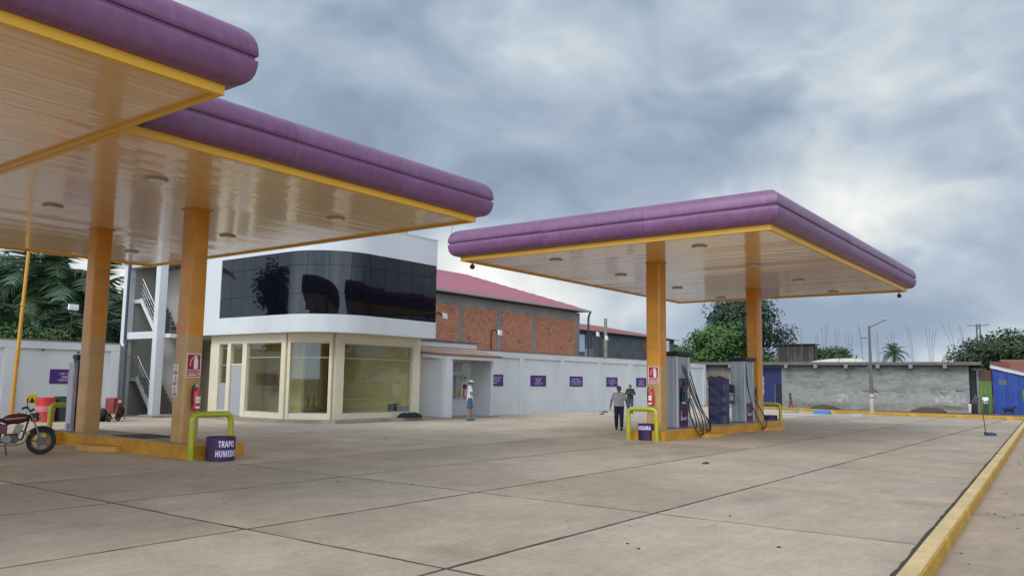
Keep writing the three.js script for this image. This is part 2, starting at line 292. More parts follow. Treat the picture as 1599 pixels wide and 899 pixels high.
canopy('station_canopy', 'left purple canopy on two columns in front of the white building with black glass', [6.22, 15.02, -27.2, -12.38], 'x', { seed: 12, size: .45, lamps: [8.3, 12.9].flatMap((x) => [-15.05, -19.5, -24.6].map((z) => [x, z])), columns: [[10.47, -17.1, 2.72, .29], [10.47, -21.6, 2.72, .29]], sides: { f: [6.5, 15.02, 0, 1], r: [-12.38, -27.2, 1, 1], b: [15.02, 6.22, 1, 0] } });
canopy('station_canopy', 'right hand purple canopy standing free over the grey fuel dispensers', [19.75, 36.05, -16.9, -6.75], 'z', { seed: 13, lamps: [21.35, 25.6, 30.3, 34.85].flatMap((x) => [-14.25, -9.35].map((z) => [x, z])), columns: [[23.6, -11.85, 2.3, .29], [32.4, -11.85, 1.2, .29]] });
for (const [x, z, l] of [[20.0, -16.6, 'small dark camera under the left corner of the right hand canopy'], [35.75, -7.0, 'small dark camera under the right corner of the right hand canopy']]) {
  const c = thing('security_camera', l, 'camera', [x, 5.6, z]);
  part('bracket', cyl(.03, .03, .14, 0, -.14, 0, 8), M.grey, c); part('dome', new THREE.SphereGeometry(.085, 14, 10).translate(0, -.17, 0), M.black, c);
}
one('hanging_wire', tube([[19.5, 6.3, -17.1], [19.45, 6.55, -17.05], [19.5, 6.9, -16.9], [19.55, 7.0, -16.8]], .006, 16, 5), M.black, 'thin loose wire end sticking up at the left tip of the right hand canopy', 'wire');

// ---------------------------------------------------------------- pump islands
function island(label, outline, topOutline, pads) {
  const t = thing('pump_island', label, 'pump island');
  part('kerb_body', toCreasedNormals(metres(prism(outline, -.02, .3)), .5), M.yellow, t);
  part('island_top', metres(prism(topOutline, .28, .304)), M.islandTop, t);
  for (const [x, z, rx, rz] of pads) part('step_pad', metres(new THREE.CylinderGeometry(1, 1.04, .13, 28).scale(rx, 1, rz).translate(x, .055, z)), M.yellow, t);
}
island('long yellow pump island under the left canopy, carrying two columns', [[9.92, -16.02], [11.3, -16.02], [11.3, -23.1], [9.6, -23.1], [9.6, -21.9], [10.0, -21.9], [10.0, -17.4], [9.92, -17.4]], [[10.0, -16.1], [11.22, -16.1], [11.22, -23.0], [9.7, -23.0], [9.7, -22.0], [10.1, -22.0], [10.1, -17.3], [10.0, -17.3]], [[9.93, -19.8, .42, .85]]);
island('yellow pump island under the right hand canopy with two grey dispensers', [[22.8, -11.2], [33.5, -11.2], [33.5, -12.5], [22.8, -12.5]], [[22.9, -11.3], [33.4, -11.3], [33.4, -12.4], [22.9, -12.4]], [[26.2, -11.12, .75, .3], [32.3, -11.1, 1.1, .3]]);

function hoop(name, label, a, b, h = 1.03, group = 'lime green hoop barriers by the pump islands') {
  const t = thing(name, label, 'barrier', [a[0], 0, a[1]], 0, group), dx = b[0] - a[0], dz = b[1] - a[1];
  part('hoop', bent([[0, -.02, 0], [0, h - .07, 0], [dx, h - .07, dz], [dx, -.02, dz]], .068, .17, 14), M.lime, t);
  for (const [x, z] of [[0, 0], [dx, dz]]) part('foot_plate', cyl(.11, .1, .012, x, -.001, z, 20), M.lime, t);
  return t;
}
hoop('hoop_barrier', 'lime hoop barrier beside the TRAPO HUMEDO drum', [9.9, -15.88], [10.84, -15.88]);
hoop('hoop_barrier', 'lime hoop barrier behind the motorcycle front wheel', [10.28, -23.3], [11.4, -23.3]);
hoop('hoop_barrier', 'lime hoop barrier around the purple BASURA drum', [22.55, -12.3], [22.62, -11.38]);
hoop('hoop_barrier', 'lime hoop barrier at the far end of the right hand pump island', [33.9, -12.35], [33.85, -11.35]);

function drum(name, label, x, z, r, h, material, cat = 'drum', lid = null) {
  const t = thing(name, label, cat, [x, 0, z]), p = [[.001, 0], [r, 0], [r + .008, .012], [r, .03], [r, h * .48], [r + .008, h * .5], [r, h * .52], [r, h - .03], [r + .01, h - .012], [r, h]];
  if (!lid) p.push([r - .015, h], [r - .015, .06], [.001, .06]); else p.push([r - .02, h - .02], [.001, h - .02]);
  part('shell', new THREE.LatheGeometry(p.map(([a, b]) => new THREE.Vector2(a, b)), 36), material, t); return t;
}
// lettering painted on the curve of a drum, centred on the direction given by turn
function drumText(t, lines, r, turn, arc, y0, y1) {
  const tx = canvasTex(512, 256, (c, w, h) => { c.fillStyle = '#43205c'; c.fillRect(0, 0, w, h); c.fillStyle = '#e9e4ee'; c.textAlign = 'center'; c.textBaseline = 'middle'; c.font = `bold ${Math.floor(h / lines.length * .92)}px sans-serif`; lines.forEach((s, i) => c.fillText(s, w / 2, h * (i + .5) / lines.length, w * .96)); });
  const rows = [], n = 16; for (const y of [y1, y0]) { const row = []; for (let i = 0; i <= n; i++) { const a = turn + arc * (i / n - .5); row.push(V(Math.sin(a) * r, y, Math.cos(a) * r)); } rows.push(row); }
  const g = quadStrip(rows), uv = g.attributes.uv; for (let i = 0; i < uv.count; i++) { const a = uv.getX(i), b = uv.getY(i); uv.setXY(i, b / n, 1 - a); }
  part('painted_lettering', g, mat([1, 1, 1], .5, { map: tx }), t);
}
{
  const a = drum('half_drum', 'purple half drum lettered TRAPO HUMEDO beside the lime hoop barrier', 10.36, -15.5, .3, .5, M.purpleDark); drumText(a, ['TRAPO', 'HUMEDO'], .311, R(-10), 1.6, .06, .46);
  const b = drum('half_drum', 'purple half drum lettered BASURA inside the lime hoop barrier', 22.98, -11.86, .3, .5, M.purpleDark); drumText(b, ['BASURA'], .311, R(-88), 1.6, .29, .47);
  drum('half_drum', 'purple half drum at the far end of the right hand pump island', 33.72, -11.75, .3, .5, M.purpleDark);
}

// ---------------------------------------------------------------- fuel dispensers
M.label = mat([.75, .75, .75], .5);
const logoTex = canvasTex(256, 256, (c, w, h) => {   // white script mark, a tall first stroke and a low run of letters
  c.fillStyle = '#4a1a4c'; c.fillRect(0, 0, w, h); c.strokeStyle = c.fillStyle = '#cfc6d4'; c.lineWidth = 17; c.lineCap = 'round';
  c.beginPath(); c.moveTo(62, 58); c.quadraticCurveTo(34, 120, 52, 190); c.stroke(); c.beginPath(); c.moveTo(62, 150); c.lineTo(92, 190); c.stroke();
  c.font = 'bold italic 74px sans-serif'; c.fillText('umaf', 92, 190, 150);
});
M.logo = mat([1, 1, 1], .4, { map: logoTex });
M.dispPurple = mat([.09, .022, .10], .35);
function hose(parent, pts, r = .019, name = 'hose') { return part(name, tube(pts, r, 48, 8), M.rubber, parent); }
function nozzle(parent, x, y, z, m, s = 1) {
  const n = part('nozzle', [rbx(-.05 * s, .05 * s, -.09 * s, .13 * s, -.07 * s, .09 * s, .03 * s, 2).translate(x, y, z), bar(V(x, y + .1 * s, z - .02), V(x + .02, y + .22 * s, z - .12), .018 * s), tube([[x, y - .06 * s, z + .1 * s], [x, y - .15 * s, z + .13 * s], [x, y - .2 * s, z + .05 * s], [x, y - .12 * s, z - .02 * s]], .012 * s, 14, 6)], m, parent); return n;
}
function dispenser(label, pos, wrapped) {
  const t = thing('fuel_dispenser', label, 'fuel dispenser', pos);
  for (const s of [-1, 1]) { const sp = part('side_panel', [rbx(s * .44 - .07, s * .44 + .07, 0, 2.36, -.29, .29, .05, 3)], M.silver, t); for (const z of [-.12, .12]) part('rib', rbx(s * .5 - .03, s * .5 + .008 + .004 * s, .03, 2.33, z - .05, z + .05, .02, 2), M.silver, sp); }
  part('plinth', bx(-.4, .4, 0, .04, -.25, .25), M.greyDark, t);
  part('upper_panel', rbx(-.365, .365, 1.62, 2.35, -.24, .245, .02), M.silver, t);
  const disp = part('display_panel', rbx(-.365, .365, 1.30, 1.612, -.24, .25, .015), wrapped ? M.grey : M.dispPurple, t);
  for (const x of [-.16, .16]) part('screen', rbx(x - .12, x + .12, 1.38, 1.54, .245, .256, .004, 1), M.blackGlass, disp);
  const bay = part('nozzle_bay', bx(-.365, .365, .78, 1.295, -.2, .12), M.black, t);
  for (const x of [-.24, .24]) part('bay_cheek', bx(x - .12, x + .12, .8, 1.28, .12, .2), M.greyDark, bay);
  part('lower_panel', rbx(-.365, .365, .03, .775, -.25, .255, .015), M.dispPurple, t);
  const lg = part('logo', new THREE.BoxGeometry(.56, .56, .004).translate(0, .40, .258), M.logo, t);
  part('top_cap', rbx(-.58, .58, 2.365, 2.5, -.37, .37, .04, 3), M.black, t);
  return t;
}
const d1 = dispenser('grey and purple dispenser with many black hoses, next to the nearer orange column', [25.0, .304, -11.84]);
hose(d1, [[-.12, 2.3, .2], [.05, 1.75, .3], [.35, .95, .46], [.5, .3, .68], [.36, -.16, .76], [.08, -.2, .76], [-.06, .2, .6], [.2, .75, .34], [.42, 1.0, .3]]);
hose(d1, [[.1, 2.3, .2], [.25, 1.6, .32], [.52, .8, .5], [.72, .25, .7], [.62, -.2, .76], [.42, -.18, .75], [.38, .4, .56], [.5, .95, .3]]);
hose(d1, [[.38, 2.3, .2], [.6, 1.6, .3], [.82, .7, .5], [1.0, .1, .72], [.94, -.14, .74], [.84, -.06, .72]]);
hose(d1, [[.45, 2.3, .12], [.7, 1.4, .25], [.95, .55, .5], [1.1, .12, .72], [1.04, -.12, .74]]);
hose(d1, [[.5, 1.0, .22], [.62, .5, .34], [.58, .1, .45], [.36, .0, .5], [.3, .3, .42]]);
nozzle(d1, .52, 1.16, .2, mat([.7, .40, .02], .5), 1.2); nozzle(d1, .1, 1.05, .22, mat([.03, .07, .05], .5), 1.1); nozzle(d1, -.12, .98, .22, M.black, 1.1);
part('drip_cover', rbx(-.05, .1, .78, .86, .2, .3, .02), M.label, d1);
const d2 = dispenser('grey dispenser with clouded plastic over its front, next to the farther orange column', [30.98, .304, -11.84], true);
part('plastic_cover', [rbx(-.37, .37, .72, 1.7, .255, .3, .02), rbx(-.34, -.1, .74, 1.66, .285, .315, .012)], M.silver, d2);
hose(d2, [[-.36, 2.3, .27], [-.37, 1.4, .34], [-.36, .5, .55], [-.2, .0, .74], [.15, -.2, .78], [.5, .0, .74], [.66, .4, .5], [.6, .8, .28], [.56, 1.0, .24]]);
hose(d2, [[-.55, 1.0, -.2], [-.9, .8, -.3], [-1.02, .4, -.3], [-1.0, .02, -.3]]);
nozzle(d2, .56, 1.12, .2, M.black, 1.5); nozzle(d2, -.62, 1.25, -.25, M.black, 1.4);
{ const tr = part('hose_tray', rbx(-1.12, -.6, .72, .82, -.45, -.1, .04, 3), mat([.03, .05, .12], .5), d2); part('tray_box', rbx(-.86, -.62, .82, 1.02, -.36, -.14, .03), mat([.45, .36, .25], .7), tr); }

function lumpy(w, h, d, seed, amp) {   // box of wrinkled film
  const g = new THREE.BoxGeometry(w, h, d, 10, 24, 10).translate(0, h / 2, 0), p = g.attributes.position;
  for (let i = 0; i < p.count; i++) { const x = p.getX(i), y = p.getY(i), z = p.getZ(i), n = (fbm(x * 9 + 5, y * 7 + z * 5, 3, seed) - .5) * amp, m = (noise2(y * 16, x * 3 + z * 3, seed + 3) - .5) * amp * .6; const sx = Math.abs(x) > w / 2 - .01 ? Math.sign(x) : 0, sz = Math.abs(z) > d / 2 - .01 ? Math.sign(z) : 0, c = sx && sz ? .03 : 0; p.setXYZ(i, x + sx * (n + m - c), y, z + sz * (n + m - c)); }
  g.computeVertexNormals(); return g;
}
{
  const film = phys([.024, .022, .085], .4, { clearcoat: .2, clearcoatRoughness: .3 }), card = mat([.42, .31, .2], .8);
  const t = thing('wrapped_dispenser', 'narrow dispenser wrapped in dark blue film with a cardboard top, between the two grey dispensers', 'dispenser', [28.85, .304, -11.95]);
  part('film', lumpy(.46, 1.66, .66, 7, .05), film, t); part('cardboard', lumpy(.43, .2, .62, 9, .03).translate(0, 1.66, 0), card, t); for (let i = 0; i < 7; i++) part('film_flap', new THREE.BoxGeometry(.006, .1 + .05 * ((i * 5) % 3), .105).translate(-.236, 1.66, -.3 + i * .1), film, t);
  const f2 = phys([.42, .40, .46], .3, { clearcoat: .6 }), f3 = mat([.03, .03, .045], .45);
  const u = thing('wrapped_dispenser', 'tall dispenser wrapped in clear film beside the left canopy column', 'dispenser', [10.5, .304, -22.5]); u.scale.set(.6, .97, .6);
  part('film', lumpy(.2, 1.85, .5, 17, .05).translate(-.12, 0, 0), f2, u); part('body', rbx(-.02, .3, 0, 1.95, -.28, .28, .04), f3, u); part('top_cap', rbx(-.1, .32, 1.95, 2.08, -.25, .25, .06), M.black, u); part('film_bunch', lumpy(.18, .2, .2, 19, .06).translate(-.22, .0, .1), f2, u);
}

// ---------------------------------------------------------------- extinguishers and their signs
function extinguisher(label, pos, turn) {
  const t = thing('fire_extinguisher', label, 'fire extinguisher', pos, turn, 'red fire extinguishers on the canopy columns');
  part('cylinder', new THREE.LatheGeometry([[.001, 0], [.07, 0], [.085, .02], [.088, .05], [.088, .38], [.075, .44], [.04, .48], [.025, .5], [.025, .53], [.001, .53]].map(([a, b]) => new THREE.Vector2(a, b)), 24).translate(0, 0, .1), M.red, t);
  part('valve', [cyl(.028, .022, .06, 0, .53, .1, 12), rbx(-.015, .015, .56, .585, .02, .18, .006, 1), rbx(-.015, .015, .6, .62, .03, .2, .006, 1)], M.steel, t);
  part('hose', tube([[-.02, .55, .1], [-.1, .54, .1], [-.115, .4, .1], [-.11, .2, .1], [-.1, .08, .1]], .014, 24, 7), M.rubber, t);
  for (const [y, h] of [[.27, .07], [.19, .06], [.06, .05]]) part('label_band', new THREE.CylinderGeometry(.0895, .0895, h, 16, 1, true, -.7, 1.4).translate(0, y, .1), M.label, t);
  part('bracket', bx(-.04, .04, .3, .5, .0, .02), M.greyDark, t);
}
extinguisher('red extinguisher on the column of the left canopy, above the lime hoop', [10.52, 1.02, -16.87], 0);
extinguisher('red extinguisher on the nearer column of the right hand canopy', [23.345, 1.06, -11.88], -Math.PI / 2);
const extSign = canvasTex(192, 288, (c, w, h) => {
  c.fillStyle = '#e6dcdc'; c.fillRect(0, 0, w, h); c.fillStyle = '#b3121f'; c.fillRect(10, 10, w - 20, 186); c.fillRect(10, 204, w - 20, 74);
  c.fillStyle = '#ece8e8'; c.beginPath(); c.roundRect(96, 56, 56, 132, 18); c.fill(); c.fillRect(112, 34, 24, 26); c.fillRect(92, 26, 52, 12);
  c.strokeStyle = '#ece8e8'; c.lineWidth = 8; c.beginPath(); c.moveTo(108, 44); c.quadraticCurveTo(44, 50, 52, 150); c.stroke();
  c.font = 'bold 25px sans-serif'; c.textAlign = 'center'; c.fillText('EXTINTOR', 82, 238, 124); c.fillRect(24, 250, 116, 14);
  c.fillRect(158, 212, 10, 34); c.beginPath(); c.moveTo(148, 244); c.lineTo(178, 244); c.lineTo(163, 270); c.fill();
});
const safety = canvasTex(96, 288, (c, w, h) => {
  c.fillStyle = '#e2dcd8'; c.fillRect(0, 0, w, h);
  for (let i = 0; i < 3; i++) { const y = i * 96; c.strokeStyle = '#9c8f92'; c.lineWidth = 5; c.beginPath(); c.arc(48, y + 32, 23, 0, 7); c.stroke(); c.fillStyle = '#3a3f46'; if (i === 0) { c.fillRect(34, y + 28, 26, 5); c.fillRect(60, y + 24, 5, 9); } if (i === 1) { c.fillRect(40, y + 18, 12, 12); c.fillRect(48, y + 30, 18, 14); } if (i === 2) c.fillRect(42, y + 16, 12, 30); c.beginPath(); c.moveTo(32, y + 17); c.lineTo(64, y + 48); c.stroke(); c.fillStyle = '#b3192a'; c.fillRect(12, y + 63, 72, 26); c.fillStyle = '#e4c9c9'; for (let k = 0; k < 5; k++) c.fillRect(20 + k * 12, y + 72, 7, 8); }
});
function sign(name, label, tx, w, h, pos, turn, cat = 'sign', group) { const t = thing(name, label, cat, pos, turn, group); part('board', box(w, h, .012, 0, 0, 0), M.label, t); part('print', new THREE.BoxGeometry(w - .006, h - .006, .003).translate(0, 0, .0075), mat([.92, .92, .92], .45, { map: tx }), t); return t; }
sign('extinguisher_sign', 'red and white extinguisher sign on the column of the left canopy', extSign, .36, .54, [10.46, 2.02, -16.865], 0);
sign('extinguisher_sign', 'red and white extinguisher sign on the nearer column of the right hand canopy', extSign, .36, .54, [23.342, 2.02, -11.83], -Math.PI / 2);
sign('safety_sign', 'tall strip of three prohibition pictograms on the column of the left canopy', safety, .2, .74, [10.237, 1.68, -17.2], -Math.PI / 2);
sign('safety_sign', 'tall strip of prohibition pictograms on the farther column of the right hand canopy', safety, .2, .74, [32.55, 1.72, -11.592], 0);

// ---------------------------------------------------------------- two storey station building
{
  const t = thing('station_building', 'white two storey building with a rounded corner, black glass band and cream shop front', 'building');
  const X0 = 20.45, Z1 = -24.25, X1 = 26.75, RC = 2.3, ZB = -33.6;
  // facade path seen from outside: right end -> front -> rounded corner -> left side
  const path = (s, off = 0) => {
    const L1 = X1 - X0 - RC, LA = RC * Math.PI / 2;
    if (s < L1) return [X1 - s, Z1 - off];
    if (s < L1 + LA) { const a = (s - L1) / RC; return [X0 + RC - Math.sin(a) * (RC - off), Z1 - RC + Math.cos(a) * (RC - off)]; }
    return [X0 + off, Z1 - RC - (s - L1 - LA)];
  };
  const L1 = X1 - X0 - RC, LA = RC * Math.PI / 2, LT = L1 + LA + 7.05;
  const plan = (off, sEnd = LT) => { const o = [[X1 - off, ZB + off]]; o.push([X1 - off, Z1 - off]); for (let i = 0; i <= 20; i++) o.push(path(L1 + LA * i / 20, off)); const e = path(sEnd, off); o.push([e[0], Math.max(e[1], ZB + off)]); return o; };
  const crease = (g) => toCreasedNormals(metres(g), .5);
  part('band_wall', crease(prism(plan(0), 3.6, 4.31)), M.whiteClean, t);
  part('parapet', crease(prism(plan(0), 6.85, 7.98)), M.whiteClean, t);
  part('coping', crease(prism(plan(-.03), 7.98, 8.03)), M.whiteClean, t);
  part('glazing_core', crease(prism(plan(.09), 4.31, 6.85)), M.black, t);
  part('side_wall', [bx(X0, X0 + 1, 4.31, 6.85, ZB, -31.22)].map((g) => metres(g)), M.whiteClean, t);
  part('roof_box', rbx(25.6, 26.3, 8.0, 8.7, -26.6, -25.7, .02), M.concrete, t);
  const cols = []; for (let i = 0; i < 5; i++) cols.push([L1 * i / 5, L1 * (i + 1) / 5, 1]); for (let i = 0; i < 4; i++) cols.push([L1 + LA * i / 4, L1 + LA * (i + 1) / 4, 8]); for (let i = 0; i < 6; i++) cols.push([L1 + LA + 4.66 * i / 6, L1 + LA + 4.66 * (i + 1) / 6, 1]);
  const r = rng(21);
  for (const [y0, y1] of [[4.315, 5.14], [5.14, 6.28], [6.28, 6.845]]) for (const [sa, sb, n] of cols) {
    const g = .007, tilt = (r() - .5) * .006, rows = [];
    for (const [y, d] of [[y1 - g, .05], [y1 - g, .022 + tilt], [y0 + g, .022 - tilt], [y0 + g, .05]]) { const row = []; for (let i = 0; i <= n; i++) { const [x, z] = path(sa + g + (sb - sa - 2 * g) * i / n, d); row.push(V(x, y, z)); } rows.push(row); }
    part('pane', toCreasedNormals(quadStrip(rows), .5), M.blackGlass, t);
  }
  // shop front
  const F = [[26.95, -25.5], [22.0, -25.5], [21.0, -27.05], [21.0, -32.3]];
  part('plinth', metres(prism([[27.6, -24.75], [21.6, -24.75], [20.35, -26.8], [20.35, -32.4], [27.6, -32.4]], 0, .14)), M.islandTop, t);
  part('shop_floor', metres(prism([[26.9, -25.6], [22.05, -25.6], [21.1, -27.05], [21.1, -32.2], [26.9, -32.2]], .14, .2)), mat([.5, .46, .4], .25), t);
  const inner = mat([.86, .67, .33], .8, { map: again(plasterTex, 1 / 4) });
  part('inner_wall', [bx(21.2, 26.95, .2, 3.6, -32.3, -32.15), bx(26.8, 26.95, .2, 3.6, -32.1, -25.7), bx(23.6, 23.75, .2, 3.6, -32.1, -29.4)].map((g) => metres(g)), inner, t);
  part('core_wall', metres(bx(22.3, 26.7, 0, 3.6, -37.2, -32.31)), mat([.33, .29, .19], .8), t);
  const beamAlong = (a, b, y0, y1, d0, d1) => { const dir = V(b[0] - a[0], 0, b[1] - a[1]), L = dir.length(); dir.normalize(); const n = V(dir.z, 0, -dir.x); const q = (p, d) => [p[0] + n.x * d, p[1] + n.z * d]; return metres(prism([q(a, d0), q(b, d0), q(b, d1), q(a, d1)], y0, y1)); };
  const lerp2 = (a, b, f) => [mix(a[0], b[0], f), mix(a[1], b[1], f)];
  const seg = [[F[0], F[1]], [F[1], F[2]], [F[2], F[3]]];
  const on = (k, m) => { const [a, b] = seg[k], L = Math.hypot(b[0] - a[0], b[1] - a[1]); return lerp2(a, b, m / L); };
  const LN = seg.map(([a, b]) => Math.hypot(b[0] - a[0], b[1] - a[1]));
  for (let k = 0; k < 3; k++) { part('lintel', beamAlong(on(k, 0), on(k, LN[k]), 3.22, 3.598, -.02, .16), M.cream, t); }
  const sill = (k, a, b) => part('sill_wall', beamAlong(on(k, a), on(k, b), .14, .36, -.02, .14), M.cream, t);
  const pier = (k, a, b) => part('pier', beamAlong(on(k, a), on(k, b), .14, 3.22, -.03, .17), M.cream, t);
  const win = (k, a, b, y0 = .36, y1 = 3.22, tr = 2.62) => {
    const f = part('window_frame', [beamAlong(on(k, a), on(k, b), y0, y0 + .04, .02, .07), beamAlong(on(k, a), on(k, b), tr - .02, tr + .02, .02, .07), beamAlong(on(k, a), on(k, b), y1 - .04, y1, .02, .07)], M.silver, t);
    part('pane', beamAlong(on(k, a + .01), on(k, b - .01), y0 + .04, tr - .02, .04, .05), M.glass, f); part('pane', beamAlong(on(k, a + .01), on(k, b - .01), tr + .02, y1 - .04, .04, .05), M.glass, f);
  };
  pier(0, 0, .45); sill(0, .45, 4.5); win(0, .45, 4.5); pier(0, 4.5, LN[0] - .002);
  pier(1, .002, .12); sill(1, .12, LN[1] - .12); win(1, .12, LN[1] - .12); pier(1, LN[1] - .12, LN[1] - .002);
  pier(2, .002, .28); sill(2, .28, 2.6); win(2, .28, 2.6); pier(2, 2.6, 2.9);
  { const dr = part('door', beamAlong(on(2, 2.9), on(2, 3.75), .16, 2.3, .03, .08), mat([.36, .38, .39], .35), t); part('handle', beamAlong(on(2, 3.0), on(2, 3.04), 1.1, 1.35, -.02, .03), M.steel, dr); part('transom', beamAlong(on(2, 2.9), on(2, 3.75), 2.3, 2.36, .0, .1), M.cream, t); const fr = part('window_frame', beamAlong(on(2, 2.9), on(2, 3.75), 3.16, 3.22, .0, .1), M.silver, t); part('pane', beamAlong(on(2, 2.9), on(2, 3.75), 2.36, 3.16, .04, .05), M.glass, fr); }
  pier(2, 3.75, 4.0); sill(2, 4.0, 4.6); { part('panel', beamAlong(on(2, 4.0), on(2, 4.6), .36, 1.5, .03, .08), M.grey, t); win(2, 4.0, 4.6, 1.5, 3.22, 2.3); } pier(2, 4.6, LN[2]);
  for (const [x, z] of [[22.4, -27.6], [24.8, -27.2], [22.3, -29.5]]) { part('ceiling_spot', cyl(.09, .07, .16, x, 3.42, z, 14), mat([.8, .8, .78], .3), t); }
  part('wall_picture', bx(23.2, 23.59, 1.2, 1.9, -31.6, -31.0), mat([.3, .2, .12], .6), t);
}
sign('restroom_sign', 'small white restroom sign with a dark figure, on the cream wall by the stairs', canvasTex(64, 160, (c, w, h) => { c.fillStyle = '#dfe2e6'; c.fillRect(0, 0, w, h); c.fillStyle = '#31456e'; c.beginPath(); c.arc(32, 26, 11, 0, 7); c.fill(); c.fillRect(22, 40, 20, 34); c.fillRect(23, 74, 8, 26); c.fillRect(33, 74, 8, 26); c.fillRect(14, 112, 36, 26); }), .24, .62, [20.965, 2.25, -32.0], -Math.PI / 2);
{ const b = thing('speaker_box', 'small dark box standing behind the large shop window', 'box', [26.05, .2, -26.1]); part('case', rbx(-.17, .17, 0, .5, -.15, .15, .02), M.greyDark, b); part('front', cyl(.1, .1, .01, 0, 0, 0, 18).rotateX(Math.PI / 2).translate(0, .28, .15), M.black, b);
  const g = thing('carton', 'grey carton on the floor at the right end of the large shop window', 'carton', [26.55, .2, -25.85]); part('case', rbx(-.2, .2, 0, .4, -.14, .14, .015), M.grey, g); part('flap', bx(-.19, .19, .4, .412, -.13, .0), M.label, g); }
{ const g = new THREE.SphereGeometry(1, 28, 14), p = g.attributes.position; for (let i = 0; i < p.count; i++) { const x = p.getX(i), y = p.getY(i), z = p.getZ(i), n = .75 + .6 * fbm(x * 2.3 + 4, z * 2.3 + y * 2, 3, 71); p.setXYZ(i, x * .62 * n, Math.max(0, y * .2 * n), z * .36 * n); } g.computeVertexNormals(); const m = one('black_cloth', g, mat([.012, .012, .013], .9), 'crumpled black cloth lying in front of the large shop window', 'cloth'); m.position.set(26.0, .14, -24.98); }

// ---------------------------------------------------------------- open stair tower
{
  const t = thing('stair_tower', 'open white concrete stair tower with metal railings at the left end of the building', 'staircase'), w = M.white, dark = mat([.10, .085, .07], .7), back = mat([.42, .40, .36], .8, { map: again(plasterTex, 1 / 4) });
  const S = (n, x0, x1, y0, y1, z0, z1, m = w, p = t) => part(n, metres(rbx(x0, x1, y0, y1, z0, z1, .012, 1)), m, p);
  S('post', 19.3, 19.68, 0, 7.0, -34.5, -34.15); S('post', 19.3, 19.68, 0, 7.0, -37.3, -36.95); S('post', 22.0, 22.3, 0, 7.0, -37.3, -36.95);
  S('beam', 19.33, 19.65, 3.46, 3.78, -36.95, -34.5); S('beam', 19.33, 19.65, 6.8, 7.1, -36.95, -34.5); S('roof_slab', 19.2, 22.4, 7.0, 7.2, -37.4, -33.9);
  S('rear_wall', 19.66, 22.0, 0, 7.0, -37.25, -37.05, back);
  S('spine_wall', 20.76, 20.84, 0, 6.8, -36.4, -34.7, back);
  S('apron', 18.9, 22.3, 0, .1, -34.6, -33.4, M.islandTop);
  for (const [xa, xb, y0, y1, up] of [[19.68, 20.76, .1, 1.72, 1], [20.84, 22.0, 1.72, 3.6, -1], [19.68, 20.76, 3.6, 5.35, 1], [20.84, 22.0, 5.35, 7.0, -1]]) {
    const n = 9, zA = -34.75, zB = -36.35, st = (k) => up > 0 ? mix(zA, zB, k / n) : mix(zB, zA, k / n), h = (y1 - y0) / n;
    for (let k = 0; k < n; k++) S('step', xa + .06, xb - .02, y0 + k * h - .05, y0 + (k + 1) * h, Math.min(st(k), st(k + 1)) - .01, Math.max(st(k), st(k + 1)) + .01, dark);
    const za = up > 0 ? zA : zB, zb = up > 0 ? zB : zA;
    const sd = (x0, x1) => quadStrip([[V(x0, y0 - .16, za), V(x0, y0 + .12, za)], [V(x0, y1 - .16, zb), V(x0, y1 + .06, zb)]]);
    const solid = (x0, x1) => { const c = [[za, y0 - .18], [za, y0 + .1], [zb, y1 + .06], [zb, y1 - .2]]; const s = new THREE.Shape(c.map(([z, y]) => new THREE.Vector2(-z, y))); return metres(new THREE.ExtrudeGeometry(s, { depth: x1 - x0, bevelEnabled: false }).rotateY(Math.PI / 2).translate(x0, 0, 0)); };
    part('stringer', solid(xa - .02, xa + .06), w, t);
    const rx = xa + .02, rail = part('railing', [0.95, .72, .5, .28].map((o, i) => bar(V(rx, y0 + o, za), V(rx, y1 + o, zb), i ? .011 : .024)), M.steel, t);
    for (let k = 0; k <= 4; k++) { const f = k / 4; part('baluster', bar(V(rx, mix(y0, y1, f), mix(za, zb, f)), V(rx, mix(y0, y1, f) + .95, mix(za, zb, f)), .017), M.greyDark, rail); }
  }
  for (const [y, n] of [[1.72, 0], [5.35, 1]]) { S('landing', 19.68, 22.0, y - .18, y, -37.0, -36.36); const lr = part('railing', [.95, .72, .5, .28].map((o, i) => bar(V(19.5, y + o, -36.9), V(19.5, y + o, -36.35), i ? .011 : .024)), M.steel, t); part('baluster', bar(V(19.5, y, -36.4), V(19.5, y + .95, -36.4), .017), M.greyDark, lr); }
  S('balcony', 19.68, 22.3, 3.5, 3.68, -34.7, -33.75);
  const br = part('railing', [.98, .78, .56, .34, .12].flatMap((o, i) => [bar(V(19.72, 3.68 + o, -33.8), V(22.2, 3.68 + o, -33.8), i ? .011 : .024)]), M.steel, t);
  for (let k = 0; k <= 4; k++) part('baluster', bar(V(19.72 + k * .62, 3.6, -33.8), V(19.72 + k * .62, 4.66, -33.8), .018), M.greyDark, br);
  part('downpipe', [bar(V(19.26, 3.3, -36.8), V(19.26, 7.0, -36.8), .06, .06, 12), bar(V(18.35, .0, -34.9), V(18.35, 3.3, -34.9), .065, .065, 12), bar(V(18.35, 3.3, -34.9), V(19.26, 3.3, -36.8), .06, .06, 10)], mat([.05, .06, .085], .5), t);
}
for (const [x, l] of [[20.45, 'left red extinguisher standing on the stair balcony'], [20.8, 'right red extinguisher standing on the stair balcony']]) { const e = thing('fire_extinguisher', l, 'fire extinguisher', [x, 3.68, -34.35]); part('cylinder', new THREE.LatheGeometry([[.001, 0], [.1, 0], [.11, .04], [.11, .46], [.06, .56], [.03, .6], [.001, .6]].map(([a, b]) => new THREE.Vector2(a, b)), 20), M.red, e); part('valve', cyl(.03, .02, .1, 0, .58, 0, 10), M.black, e); }

